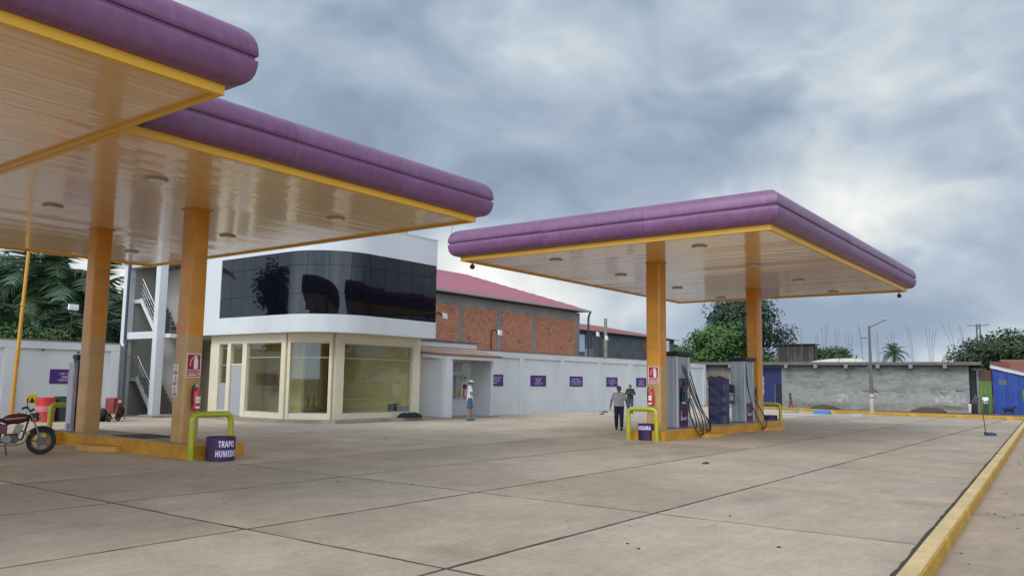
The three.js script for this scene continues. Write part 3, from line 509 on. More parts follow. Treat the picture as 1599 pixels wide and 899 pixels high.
// ---------------------------------------------------------------- white yard walls
function yardWall(name, label, x0, x1, z, h, pil, back = -1) {
  const t = thing(name, label, 'wall', [0, 0, 0]);
  part('panel_wall', metres(bx(x0, x1, -.3, h - .02, z - .24, z - .11)), M.white, t);
  part('top_beam', metres(rbx(x0, x1, h - .34, h - .02, z - .26, z, .012, 1)), M.white, t);
  for (const [a, b] of pil) part('pilaster', metres(rbx(a, b, -.3, h - .342, z - .23, z + .002, .012, 1)), M.white, t);
  part('skirting', metres(bx(x0, x1, -.3, .14, z - .2, z - .085)), M.whiteClean, t);
  part('coping', metres(bx(x0, x1, h - .02, h + .02, z - .26, z + .03)), mat([.26, .15, .12], .85), t); return t;
}
yardWall('yard_wall', 'long white yard wall with five purple signs behind the right hand canopy', 27.6, 61.2, -26.4, 3.36, [[32.95, 33.35], [36.1, 36.5], [40.15, 40.55], [44.4, 44.95], [48.45, 48.9], [52.5, 52.9], [56.6, 57], [60.75, 61.2]]);
{ const w = yardWall('yard_wall', 'white yard wall on the left, below the coconut palms', -16, 18.15, -35, 3.17, [[-9, -8.6], [-4.5, -4.1], [0, .4], [4.5, 4.9], [9, 9.4], [13.55, 14.05], [17.75, 18.15]]); part('return_wall', metres(prism([[18.15, -35.05], [19.3, -37.0], [19.3, -37.3], [17.9, -35.3]], -.3, 3.15)), M.white, w); for (const [x, y] of [[15.0, 2.78], [16.4, 2.72]]) part('wall_stud', cyl(.045, .045, .1, 0, 0, 0, 10).rotateX(Math.PI / 2).translate(x, y, -35.12), M.greyDark, w); }
{
  const strokes = (seed, lines, left) => canvasTex(320, 200, (c, w, h) => { const r = rng(seed); c.fillStyle = '#46206a'; c.fillRect(0, 0, w, h); c.fillStyle = '#cdbfdd'; const n = lines.length; lines.forEach((f, i) => { const y = h * (.18 + .66 * (i + .5) / n - .05), lh = h * .42 / n; let x = left ? 12 : (w - w * f) / 2; const end = x + w * f; while (x < end) { const cw = 7 + r() * 9; c.fillRect(x, y, cw * .35, lh); if (r() > .4) c.fillRect(x, y + (r() > .5 ? 0 : lh * .75), cw, lh * .25); if (r() > .5) c.fillRect(x + cw * .65, y, cw * .35, lh); x += cw + (r() > .85 ? 12 : 4); } }); });
  const S = [[34.15, 1.06, .62, 31, [.78, .7, .68, .5], 1, 'first purple notice on the white wall, beside the electrical kiosk'], [37.97, 1.58, .62, 32, [.34, .3, .44], 0, 'second purple notice along the white wall, with three short lines'], [42.0, 1.5, .62, 33, [.66, .76, .8, .8], 0, 'third purple notice along the white wall, with four wide lines'], [46.35, 1.5, .62, 34, [.6, .5, .8, .3], 0, 'fourth purple notice along the white wall, above the walking man in the pale shirt'], [50.4, 1.5, .62, 35, [.5, .36, .62], 0, 'fifth purple notice along the white wall, partly behind the orange column']];
  for (const [x, w, h, sd, ls, left, l] of S) sign('notice_sign', l, strokes(sd, ls, left), w, h, [x, 1.81, -26.49], 0, 'sign');
  sign('notice_sign', 'purple notice on the left white wall behind the wrapped dispenser', strokes(36, [.4, .3, .5], 0), 1.35, .6, [16.0, 1.72, -35.09], 0, 'sign');
}
function flood(label, x, y0, y1, z, dx = 0) {
  const t = thing('floodlight', label, 'floodlight', [x, y0, z], 0), h = y1 - y0;
  part('post', tube([[0, 0, 0], [0, h * .5, 0], [0, h - .16, 0], [.05, h - .03, .02], [.18, h, .06], [.28, h - .03, .1], [.33, h - .12, .14]], .035, 36, 8), M.black, t);
  const hd = part('head', rbx(-.18, .18, -.14, .14, -.05, .05, .02), M.label, t); hd.position.set(.5, h - .13, .2); hd.rotation.set(-.15, .2, 0);
  part('lens', bx(-.14, .14, -.1, .1, .05, .056), M.diffuser, hd);
}
flood('floodlight on a black gooseneck post, nearest the white building', 29.15, 3.62, 5.02, -26.5);
flood('floodlight on a black gooseneck post above the right end of the kiosk roof', 33.6, 3.36, 4.45, -26.5);
flood('left one of the two floodlight posts in front of the grey warehouse', 43.75, 3.36, 4.92, -26.5);
flood('right one of the two floodlight posts in front of the grey warehouse', 44.85, 3.36, 4.74, -26.5);
{ const f = thing('floodlight', 'white floodlight above the left white wall, in front of the palms', 'floodlight', [16.05, 3.19, -35.1]); part('post', bar(V(0, 0, 0), V(0, 1.35, 0), .03), M.black, f); const h = part('head', rbx(-.2, .2, -.12, .12, -.06, .06, .02), M.label, f); h.position.set(0, 1.42, .05); part('lens', bx(-.15, .15, -.08, .08, .06, .066), M.diffuser, h); }

// ---------------------------------------------------------------- electrical kiosk
{
  const t = thing('electrical_kiosk', 'small white electrical kiosk with a tan curved roof between the building and the wall', 'kiosk'), w = M.white;
  const arc = []; for (let i = 0; i <= 10; i++) { const a = R(180 - 9 * i); arc.push([28.72 + .42 * Math.cos(a), -25.32 + .42 * Math.sin(a)]); }   // rounded front left corner
  part('left_wall', toCreasedNormals(metres(prism([[27.98, -26.4], [28.3, -25.32], ...arc.slice(1), [28.72, -25.06], [28.46, -25.3], [28.18, -26.4]], 0, 2.95)), .6), w, t);
  part('right_wall', metres(rbx(31.68, 31.86, 0, 2.95, -26.4, -24.95, .015, 1)), w, t);
  part('rear_wall', metres(bx(28.2, 31.68, 0, 3.2, -26.39, -26.3)), w, t);
  part('header', metres(bx(28.72, 31.68, 2.72, 2.95, -25.08, -24.95)), w, t);
  part('step', metres(bx(28.2, 32.0, 0, .06, -26.3, -24.7)), M.islandTop, t);
  const edge = []; for (let i = 0; i <= 12; i++) { const f = i / 12; edge.push([mix(27.75, 29.1, f), mix(-26.0, -24.55, Math.sin(f * Math.PI / 2))]); } edge.push([32.15, -24.6]);
  const bk = edge.map((p, i) => i === edge.length - 1 ? [32.3, -26.42] : [mix(27.7, 29.3, i / 12), -26.42]);
  const rowA = edge.map(([x, z]) => V(x, 2.97 + .1 * sstep(-24.5, -26.2, z), z)), rowB = bk.map(([x, z]) => V(x, 3.36, z)), rowC = rowA.map((p) => V(p.x, p.y - .06, p.z)), rowE = rowB.map((p) => V(p.x, p.y - .06, p.z));
  part('roof', toCreasedNormals(metres(quadStrip([rowB, rowA, rowC, rowE])), .5), mat([.55, .35, .25], .7, { map: again(grime, 1) }), t);
  const f1 = rowC.map((p) => V(p.x + .03, p.y, p.z - .04)), f2 = f1.map((p) => V(p.x, p.y - .16, p.z));
  part('fascia', toCreasedNormals(metres(quadStrip([f1, f2])), .6), M.whiteClean, t);
  part('roof_trim', toCreasedNormals(metres(quadStrip([rowA.map((p) => V(p.x - .012, p.y + .012, p.z + .014)), rowC.map((p) => V(p.x - .012, p.y - .012, p.z + .014))])), .6), mat([.22, .11, .08], .7), t);
  part('flashing_wall', [metres(bx(27.7, 32.35, 3.36, 3.62, -26.75, -26.45))], w, t); part('flashing', metres(bx(27.65, 32.45, 3.62, 3.72, -26.8, -26.4)), M.greyDark, t);
  const eb = (x0, x1, y0, y1, d, m) => { const b = part('electrical_box', rbx(x0, x1, y0, y1, -26.3, -26.3 + d, .015), m, t); part('box_door', rbx(x0 + .03, x1 - .03, y0 + .03, y1 - .03, -26.3 + d, -26.295 + d, .008, 1), m, b); return b; };
  const g1 = mat([.34, .34, .32], .5), g2 = mat([.5, .49, .46], .5);
  const gr = eb(30.42, 31.0, 2.2, 2.62, .05, g1); for (let i = 0; i < 6; i++) part('louvre', bx(30.46 + i * .09, 30.5 + i * .09, 2.23, 2.59, -26.245, -26.235), g2, gr);
  eb(30.4, 30.86, .9, 2.02, .14, g1); eb(31.02, 31.3, 1.72, 2.06, .1, g2); eb(29.95, 30.28, .9, 2.0, .16, M.grey); eb(29.98, 30.26, 2.1, 2.55, .12, g1);
  part('meter_window', bx(31.09, 31.23, 1.86, 1.94, -26.2, -26.19), M.blackGlass, t);
}
sign('warning_sign', 'yellow triangle electrical warning on the grey cabinet in the kiosk', canvasTex(96, 128, (c, w, h) => { c.fillStyle = '#d9a514'; c.fillRect(0, 0, w, h); c.strokeStyle = '#201a08'; c.lineWidth = 7; c.beginPath(); c.moveTo(48, 14); c.lineTo(86, 88); c.lineTo(10, 88); c.closePath(); c.stroke(); c.fillStyle = '#201a08'; c.beginPath(); c.moveTo(52, 34); c.lineTo(38, 62); c.lineTo(48, 62); c.lineTo(42, 82); c.lineTo(60, 54); c.lineTo(50, 54); c.fill(); c.fillRect(14, 100, 68, 16); }), .2, .36, [30.66, 1.18, -26.13], 0);
sign('alarm_plate', 'small dark red plate above the extinguisher poster in the kiosk', canvasTex(32, 32, (c, w, h) => { c.fillStyle = '#8e1424'; c.fillRect(0, 0, w, h); c.fillStyle = '#b5404c'; c.fillRect(8, 10, 16, 5); }), .3, .24, [31.24, 1.47, -26.285], 0);
sign('extinguisher_sign', 'red and white extinguisher poster inside the electrical kiosk', extSign, .32, .5, [31.24, 1.06, -26.285], 0);

// ---------------------------------------------------------------- brick hall with hipped roof
const brickGeo = new RoundedBoxGeometry(1, 1, 1, 1, .04);
{
  const t = thing('brick_hall', 'unplastered orange brick hall with grey concrete columns under a dark pink hipped roof', 'building'), z = -31, x0 = 26.6, x1 = 49.55, c = M.concrete;
  part('mortar_wall', metres(bx(x0, x1, 0, 6.6, z - .2, z - .02)), mat([.32, .27, .22], .95), t);
  const cols = [[x0, 26.9], [29.6, 29.95], [32.95, 33.3], [36.15, 36.55], [39.85, 40.3], [43.65, 44.1], [48.98, 49.55]];
  for (const [a, b] of cols) part('column', metres(rbx(a, b, 0, 6.12, z - .22, z + .02, .02, 1)), c, t);
  part('ring_beam', metres(bx(x0, x1, 6.12, 6.72, z - .24, z + .03)), c, t);
  part('end_wall', metres(bx(x1 - .2, x1 - .001, 0, 6.7, z - 14, z - .25)), c, t);
  const list = [], r = rng(77), bw = .27, bh = .178;
  for (let i = 0; i < cols.length - 1; i++) for (let k = 0; k * bh < 3.2; k++) { const a = cols[i][1], b = cols[i + 1][0]; for (let x = a - (k % 2) * bw / 2; x < b; x += bw) { const xa = Math.max(a + .004, x + .007), xb = Math.min(b - .004, x + bw - .007); if (xb - xa > .05) list.push([(xa + xb) / 2, 2.96 + (k + .5) * bh, xb - xa]); } }
  const im = new THREE.InstancedMesh(brickGeo, mat([1, 1, 1], .9, { map: again(grime, .7) }), list.length), mx = new THREE.Matrix4(), q = new THREE.Quaternion(), col = new THREE.Color();
  list.forEach(([x, y, w], i) => { mx.compose(V(x, y + (r() - .5) * .008, z - .03 + r() * .012), q, V(w, bh - .014, .1)); im.setMatrixAt(i, mx); const k = .85 + .3 * r(), g = r() < .02 ? .65 : 1, wv = .88 + .24 * fbm(x * .5, y * .9, 3, 91); col.setRGB(.61 * k * g * wv, .262 * k * g * wv, .16 * k * g * wv); im.setColorAt(i, col); });
  im.name = 'brick'; im.userData.kind = 'stuff'; im.castShadow = im.receiveShadow = true; t.add(im);
  // hipped roof, long ridge
  const e = 6.92, ex0 = 24, ex1 = 50.15, ez0 = z + .55, ez1 = z - 14.5, rz = -38.2, ry = 9.55, rx1 = 45.2;
  const pink = mat([.47, .185, .235], .55, { map: again(streakTex, 1 / 3, 1 / 3) });
  const face = (...p) => { const g = new THREE.BufferGeometry(), q2 = p.length === 4 ? [p[0], p[1], p[2], p[0], p[2], p[3]] : p; g.setAttribute('position', new THREE.Float32BufferAttribute(q2.flat(), 3)); g.computeVertexNormals(); return metres(g); };
  const roof = part('roof', [face([ex0, e, ez0], [ex1, e, ez0], [rx1, ry, rz], [ex0, ry, rz]), face([ex1, e, ez0], [ex1, e, ez1], [rx1, ry, rz]), face([ex1, e, ez1], [ex0, e, ez1], [ex0, ry, rz], [rx1, ry, rz])], pink, t);
  for (let i = 0; i < 64; i++) { const x = 26 + i * .37, f = x < rx1 ? 1 : (ex1 - x) / (ex1 - rx1); if (f > .06) part('roof_rib', bar(V(x, e + .015, ez0), V(x, e + (ry - e) * f + .015, mix(ez0, rz, f)), .022, .022, 5), pink, roof); }
  part('roof_edge', [bx(ex0, ex1, e - .09, e - .005, ez0 - .04, ez0 + .01), bx(ex1 - .05, ex1, e - .09, e - .005, ez1, ez0 - .04)], M.greyDark, t);
  part('soffit', bx(x0, ex1 - .06, e - .11, e - .092, z - .2, ez0 - .05), mat([.2, .16, .14], .8), t);
  part('gutter', rbx(26, 50.2, e - .14, e - .02, ez0 + .012, ez0 + .12, .02, 1), mat([.3, .3, .3], .5), t);
  part('downpipe', [bar(V(49.9, 0, -30.45), V(49.9, e - .55, -30.45), .075, .075, 12), bar(V(49.9, e - .55, -30.45), V(50.1, e - .1, -30.42), .075, .075, 12)], mat([.03, .055, .06], .5), t);
}
one('concrete_post', metres(new THREE.CylinderGeometry(.11, .16, 6.2, 10).translate(49.0, 3.1, -28.5)), M.concrete, 'bare concrete post rising behind the yard wall in front of the grey warehouse', 'post');
{
  const t = thing('grey_warehouse', 'slate grey block warehouse with a low dark red roof behind the yard wall', 'building'), z = -40, x0 = 60, x1 = 84;
  const gm = mat([.12, .135, .15], .9, { map: again(grime, .35) });
  const r = rng(15); for (let i = 0; i < 6; i++) part('wall_panel', metres(bx(x0 + i * 4 + .02, x0 + i * 4 + 3.98, 0, 6.3, z - .2, z + (r() - .5) * .02)), gm, t);
  part('ring_beam', metres(bx(x0, x1, 6.3, 6.62, z - .22, z + .04)), mat([.07, .075, .08], .9), t);
  part('painted_patch', bx(62.6, 64.8, 4.6, 6.2, z + .03, z + .05), mat([.42, .47, .55], .8), t); part('painted_patch', bx(64.8, 66.2, 3.0, 4.9, z + .03, z + .05), mat([.26, .29, .33], .85), t);
  part('brick_patch', metres(bx(76.3, 79.6, 5.0, 6.1, z + .03, z + .06)), mat([.26, .12, .08], .9, { map: again(grime, 1) }), t);
  const rr = quadStrip([[V(58, 6.62, z + .5), V(84.4, 6.62, z + .5)], [V(58, 8.15, z - 7), V(79, 8.15, z - 7)]]); part('roof', metres(rr), mat([.36, .085, .085], .6, { map: again(streakTex, .3) }), t);
  part('roof_edge', bx(58, 84.4, 6.56, 6.64, z + .44, z + .5), M.greyDark, t);
}
one('white_wall_post', metres(rbx(-.3, .3, 0, 5.0, -.12, .12, .02)), M.white, 'pale upright wall end showing just right of the nearer orange column, above the dispenser', 'post').position.set(56.6, 0, -27.6);

// ---------------------------------------------------------------- long block building across the street
const far = (name, label, cat, a = 0, y = 0, out = 0) => { const t = thing(name, label, cat); t.position.set(80.4 + .1016 * a - .9948 * out, -.5 + y, -26.9 + .9948 * a + .1016 * out); t.rotation.y = R(-84.17); return t; };
{
  const t = far('block_building', 'long grey concrete block building with a flat roof and bare reinforcing bars across the street', 'building');
  const wallTex = canvasTex(2048, 512, (c, w, h) => {   // block courses, damp, old bill and paint marks
    const r = rng(3), sx = w / 16.2, sy = h / 4.2; c.fillStyle = '#d8d4cb'; c.fillRect(0, 0, w, h);
    for (let y = 0; y < 21; y++) for (let x = 0; x < 42; x++) { c.fillStyle = `rgba(${r() < .5 ? '90,84,76' : '245,244,238'},${.03 + r() * .12})`; c.fillRect((x + (y % 2) * .5 - .5) * .4 * sx, y * .2 * sy, .39 * sx, .19 * sy); }
    for (let i = 0; i < 240; i++) { c.fillStyle = `rgba(70,64,58,${.02 + .05 * r()})`; c.beginPath(); c.ellipse(r() * w, h * (.05 + r() * .5), 30 + 120 * r(), 6 + 14 * r(), 0, 0, 7); c.fill(); }
    for (let i = 0; i < 90; i++) { c.fillStyle = `rgba(120,84,54,${.03 + .05 * r()})`; c.beginPath(); c.ellipse(r() * w, h * (.86 + .14 * r()), 60 + 120 * r(), 10 + 22 * r(), 0, 0, 7); c.fill(); }
    for (let i = 0; i < 40; i++) { c.fillStyle = `rgba(240,240,236,${.06 + .1 * r()})`; c.beginPath(); c.ellipse(r() * w, h * (.35 + .45 * r()), 40 + 90 * r(), 10 + 24 * r(), 0, 0, 7); c.fill(); }
    const blot = (a, y, wd, ht, col, n = 16) => { c.fillStyle = col; for (let i = 0; i < n; i++) { c.beginPath(); c.ellipse((a + wd * r()) * sx, h - (y + ht * r()) * sy, wd * .12 * sx * (.4 + r()), ht * .17 * sy * (.4 + r()), r(), 0, 7); c.fill(); } };
    blot(4.9, .8, 1.3, .65, 'rgba(250,250,248,.7)'); blot(13.2, .95, 1.5, .5, 'rgba(252,252,250,.75)', 22); blot(15.2, .7, .8, .9, 'rgba(250,250,250,.5)'); blot(10.4, 1.25, .9, .18, 'rgba(196,150,34,.75)', 8); blot(6.6, 1.75, 4.5, .12, 'rgba(50,48,46,.45)', 22); blot(11, 1.7, 3.5, .1, 'rgba(50,48,46,.35)', 14); blot(1.8, 2.2, 2.6, .2, 'rgba(60,58,55,.35)', 10); blot(14.5, 1.85, 1.2, .2, 'rgba(60,60,62,.5)', 8);
  });
  const wg = bx(.14, 16.3, 0, 4.2, -.25, 0), wt = mat([.40, .405, .40], .92, { map: wallTex });
  part('front_wall', wg, wt, t); part('front_wall', metres(bx(-16, -2.1, 0, 4.2, -.25, 0)), M.concrete, t);
  part('gate_header', metres(bx(-2.1, .14, 3.95, 4.2, -.25, 0)), M.concrete, t);
  const blue = mat([.022, .032, .15], .5, { map: again(grime, .6) }), gate = part('gate', bx(-2.1, .14, 0, 3.95, -.3, -.14), blue, t);
  for (let i = 0; i < 7; i++) part('gate_panel', rbx(-2.07 + i * .31, -1.79 + i * .31, i > 4 ? 2.4 : .05, 3.9, -.14, -.11, .01, 1), blue, gate);
  part('gate_door', bx(-.5, .08, .03, 2.35, -.13, -.09), mat([.008, .009, .016], .6), gate); part('gate_frame', bx(-.56, -.5, .03, 2.4, -.12, -.07), mat([.1, .13, .25], .5), gate);
  part('roof_slab', metres(rbx(-16, 17.3, 4.2, 4.5, -9, .75, .03, 1)), mat([.17, .16, .15], .95, { map: again(grime, .4) }), t);
  for (let a = -13; a < 17; a += 2.75) part('beam_end', rbx(a - .16, a + .16, 3.9, 4.25, -.1, .9, .02, 1), M.concrete, t);
  part('side_wall', metres(bx(16.05, 16.3, 0, 4.2, -9, -.26)), M.concrete, t); part('rear_wall', metres(bx(-16, 16.3, 0, 4.2, -9.2, -9)), M.concrete, t);
  const rb = mat([.09, .08, .085], .7), r = rng(66);
  for (const [a, top, lean] of [[.3, 3.9, 0], [2.0, 3.5, .05], [3.3, 3.2, .1], [4.1, 3.9, .1], [5.1, 3.4, .12], [6.1, 3.2, .12], [7.5, 3.85, -.25], [8.7, 3.5, -.35], [9.95, 3.2, .05], [11.75, 3.9, -.3], [13.35, 3.2, .08], [15.3, 3.9, -.75], [16.1, 3.5, -.6]]) {
    const n = 2 + Math.floor(r() * 3), z = -.5 - r() * 2.5;
    for (let k = 0; k < n; k++) { const o = (k - (n - 1) / 2), ta = o * .18 + lean * (.5 + r()) + (r() - .5) * .15; part('reinforcing_bar', tube([[a + o * .09, 4.45, z + r() * .2], [a + o * .1 + ta * .35, 4.45 + top * .5, z], [a + o * .1 + ta, 4.45 + top * (.85 + .15 * r()), z]], .014, 8, 5), rb, t); }
  }
}
{
  const s = far('roof_shed', 'weathered plank shed standing on the flat roof of the block building', 'shed', 1.2, 4.5, -1.4), pm = mat([.20, .185, .17], .95, { map: again(woodTex, 1, .5) }), r = rng(4);
  part('shed_box', bx(-1.7, 1.7, 0, 1.72, -2.4, -.06), mat([.03, .028, .026], .9), s);
  for (let i = 0; i < 15; i++) { if (i === 2 || i === 3) continue; const x = -1.78 + i * .237, k = .75 + .5 * r(); part('plank', metres(rbx(x + .006, x + .229, 0, 1.78 - .05 * r(), -.05, -.02 + .015 * r(), .006, 1), 1, r() * 4), mat([.19 * k, .175 * k, .162 * k], .95, { map: pm.map }), s); }
  part('roof_sheet', rbx(-2.0, 2.0, 1.8, 1.86, -2.6, .25, .02, 1), mat([.06, .06, .065], .7), s);
  const b = far('tarpaulin_roll', 'long cream tarpaulin lying on the flat roof beside the plank shed', 'tarpaulin', 5.25, 4.5, -1.3), g = new THREE.SphereGeometry(1, 40, 16), p = g.attributes.position;
  for (let i = 0; i < p.count; i++) { const x = p.getX(i), y = p.getY(i), z = p.getZ(i), n = 1 + .12 * (noise2(x * 14, z * 3, 8) - .5); p.setXYZ(i, Math.sign(x) * Math.abs(x) ** .6 * 2.6, Math.max(0, y) * (.38 + .16 * x) * n, z * .7 * n); } g.computeVertexNormals(); part('sheet', g, mat([.66, .63, .52], .7, { map: again(streakTex, 3, 1) }), b); for (const x of [-1.6, .2, 1.7]) part('strap', new THREE.TorusGeometry(.5 + .05 * x, .018, 6, 24, Math.PI).rotateY(Math.PI / 2).scale(1, .84 + .02 * x, 1.42).translate(x, .01, 0), M.greyDark, b);
}
for (const [a, w, l] of [[4.1, 1.25, 'left dark soil heap against the grey block wall'], [13.0, 1.4, 'right dark soil heap against the grey block wall']]) { const h = far('soil_heap', l, 'soil heap', a, 0, .5), g = new THREE.SphereGeometry(1, 24, 10), p = g.attributes.position; for (let i = 0; i < p.count; i++) { const x = p.getX(i), y = p.getY(i), z = p.getZ(i), n = .7 + .6 * fbm(x * 3 + a, z * 3 + y, 3, 5); p.setXYZ(i, x * w * n, Math.max(-.1, y * .42 * n), z * .5); } g.computeVertexNormals(); part('heap', g, mat([.075, .055, .038], .95), h); }
{
  const t = far('green_doorway', 'narrow brown fronted house with a lime green door, between the block building and the blue shack', 'house', 17.2, 0, -.4), br = mat([.12, .06, .045], .9), gr = mat([.13, .25, .045], .6, { map: again(grime, 1) });
  part('dark_opening', bx(-.9, -.3, 0, 3.8, -.6, -.35), M.black, t); part('jamb', metres(bx(-.32, -.15, 0, 3.8, -.4, -.02)), M.concrete, t); part('house_body', bx(-.3, .85, 0, 3.75, -4, -.1), br, t);
  for (let i = 0; i < 5; i++) part('board', rbx(-.14 + i * .194, .05 + i * .194, 2.84, 3.8, -.1, -.04, .008, 1), br, t);
  for (let i = 0; i < 3; i++) part('door_panel', rbx(-.14 + i * .323, .175 + i * .323, .02, 2.83, -.1, -.05, .012, 1), gr, t);
  const b = far('blue_shack', 'bright blue board shack with a sloping pale roof edge at the far right', 'shack', 18.1, 0, -.2), r = rng(9), bl = ['a', 'b', 'c'].map((_, i) => mat([.012 + .003 * i, .055 + .008 * i, .33 + .04 * i], .55, { map: again(grime, .8) }));
  const top = (x) => 3.95 - .27 * x; for (let i = 0; i < 22; i++) { const x = i * .3; part('board', metres(prism([[x + .006, 0], [x + .294, 0], [x + .294, -.05 - .012 * r()], [x + .006, -.06]], 0, top(x + .3) - .02), 1, r() * 3), bl[i % 3], b); }
  part('shack_body', bx(.05, 6.5, 0, 2.1, -5, -.08), bl[0], b);
  part('roof_edge', bar(V(-.15, top(-.15) + .04, .1), V(6.8, top(6.8) + .04, .1), .07, .07, 6), mat([.6, .6, .6], .6), b); part('roof', quadStrip([[V(-.15, top(-.15) + .05, .15), V(6.8, top(6.8) + .05, .15)], [V(-.15, top(-.15) + .4, -5), V(6.8, top(6.8) + .4, -5)]]), mat([.4, .4, .4], .7), b);
  part('window', rbx(.45, 1.05, 2.5, 2.98, .0, .03, .01, 1), M.greyDark, b); part('shutter', rbx(2.15, 2.9, 1.1, 2.1, .0, .03, .01, 1), gr, b);
  const h = far('tiled_house', 'house with a rusty red roof behind the blue shack', 'house', 20, 0, -7), rf = mat([.23, .085, .055], .85, { map: again(streakTex, .5) }); part('wall', bx(-1.6, 9, 0, 3.6, -6, -.2), M.concrete, h); part('roof', [quadStrip([[V(-1.2, 3.6, .3), V(9.4, 3.6, .3)], [V(-1.2, 5.0, -3), V(9.4, 5.0, -3)]]), bx(-2.1, -.6, 4.0, 4.75, -3, -1)], rf, h);
}

// ---------------------------------------------------------------- poles
{
  const t = thing('street_lamp', 'street lamp on a concrete pole with a white painted foot, before the block building', 'street lamp', [60, -.08, -13.78]);
  part('pole', bar(V(0, 0, 0), V(.05, 6.0, .0), .14, .075, 14), mat([.13, .115, .1], .9), t); part('painted_foot', cyl(.155, .14, 1.32, 0, 0, 0, 14), mat([.62, .62, .6], .7, { map: again(grime, 1) }), t);
  part('arm', bar(V(.05, 5.9, 0), V(.0, 6.38, 1.05), .035, .03, 8), M.greyDark, t); part('lamp_head', rbx(-.09, .09, 6.38, 6.48, .95, 1.45, .04), M.grey, t);
  part('cross_bar', bar(V(0, 5.15, -.1), V(0, 5.2, -.62), .025), M.greyDark, t); part('meter_box', rbx(-.1, .1, 2.9, 3.2, -.22, -.1, .02), M.greyDark, t); part('bracket', bar(V(0, 3.0, -.1), V(.02, 3.05, -.62), .03), M.greyDark, t); part('paint_mark', cyl(.157, .155, .09, 0, 1.0, 0, 14), mat([.35, .12, .1], .8), t);
}
{
  const t = thing('power_pylon', 'distant power pole with stacked cross arms behind the blue shack', 'pylon', [183.5, -.5, -21.8]);
  for (const [x, z] of [[-.6, -.6], [.6, -.6], [.6, .6], [-.6, .6]]) part('leg', bar(V(x, 0, z), V(x * .45, 14.8, z * .45), .16, .1, 6), M.greyDark, t);
  for (let i = 0; i < 9; i++) { const f = i / 9, s = .6 * (1 - .55 * f), s2 = .6 * (1 - .55 * (f + 1 / 9)), y = 14.8 * f, y2 = y + 14.8 / 9; part('lattice', [bar(V(-s, y, s), V(s2, y2, s2), .06), bar(V(s, y, -s), V(-s2, y2, -s2), .06), bar(V(-s, y, -s), V(-s2, y2, s2), .06)], M.greyDark, t); }
  for (const y of [14.4, 11.4, 8.7]) { part('cross_arm', [bar(V(0, y + .2, -1.9), V(0, y, 0), .08), bar(V(0, y + .2, 1.9), V(0, y, 0), .08)], M.greyDark, t); }
}
{
  const t = thing('gas_pipe', 'thin yellow pole standing against the left white wall', 'pole', [13.4, 0, -33.6]);
  part('pole', bar(V(0, 0, 0), V(.33, 9.5, -.25), .075, .06, 12), M.yellow, t); part('foot', cyl(.12, .1, .25, 0, 0, 0, 14), M.yellow, t); for (const y of [2.2, 4.4, 6.6]) part('coupling', cyl(.085, .085, .1, .0347 * y, y, -.0263 * y, 12), M.yellow, t);
}

// ---------------------------------------------------------------- trees and palms
function leafCloud(seed, lobes, count, size, tone, flat = .35) {   // lobes [x, y, z, rx, ry, rz]; leaf clumps thrown near each lobe's skin, gaps left between clumps
  const r = rng(seed), pos = [], col = [], nrm = [], vol = lobes.map((l) => l[3] * l[4] + l[4] * l[5] + l[3] * l[5]), tot = vol.reduce((a, b) => a + b);
  lobes.forEach((l, li) => {
    const clumps = Math.max(3, Math.round(count / 26 * vol[li] / tot));
    for (let k = 0; k < clumps; k++) {
      const u = r() * 2 - 1, a = r() * 6.2832, rad = .45 + .6 * Math.sqrt(r()), s = Math.sqrt(1 - u * u), cx = l[0] + l[3] * s * Math.cos(a) * rad, cy = l[1] + l[4] * u * rad, cz = l[2] + l[5] * s * Math.sin(a) * rad, cs = size * (1.3 + 1.3 * r()), ct = .6 + .8 * r();
      for (let i = 0; i < 26; i++) {
        const q = V(r() - .5, (r() - .5) * .8, r() - .5).multiplyScalar(cs * 2).add(V(cx, cy, cz)), n = V(s * Math.cos(a) * .7 + r() * 1.1 - .55, u * .6 + r() * .9 + flat - .3, s * Math.sin(a) * .7 + r() * 1.1 - .55).normalize(), tg = V(r() - .5, r() - .5, r() - .5).cross(n).normalize(), bt = n.clone().cross(tg), L = size * (.7 + .6 * r()), w = L * .55;
        const p = [q.clone().addScaledVector(tg, -L / 2), q.clone().addScaledVector(bt, w / 2).addScaledVector(n, L * .06), q.clone().addScaledVector(tg, L / 2).addScaledVector(n, -L * .1), q.clone().addScaledVector(bt, -w / 2).addScaledVector(n, L * .06)];
        const c = ct * (.8 + .4 * r()), cc = [tone[0] * c, tone[1] * c, tone[2] * c];
        for (const j of [0, 2, 1, 0, 3, 2]) { pos.push(p[j].x, p[j].y, p[j].z); col.push(...cc); nrm.push(n.x, n.y, n.z); }
      }
    }
  });
  const g = new THREE.BufferGeometry(); g.setAttribute('position', new THREE.Float32BufferAttribute(pos, 3)); g.setAttribute('normal', new THREE.Float32BufferAttribute(nrm, 3)); g.setAttribute('color', new THREE.Float32BufferAttribute(col, 3)); return g;
}
M.leaf = mat([1, 1, 1], .7, { side: THREE.DoubleSide, vertexColors: true });
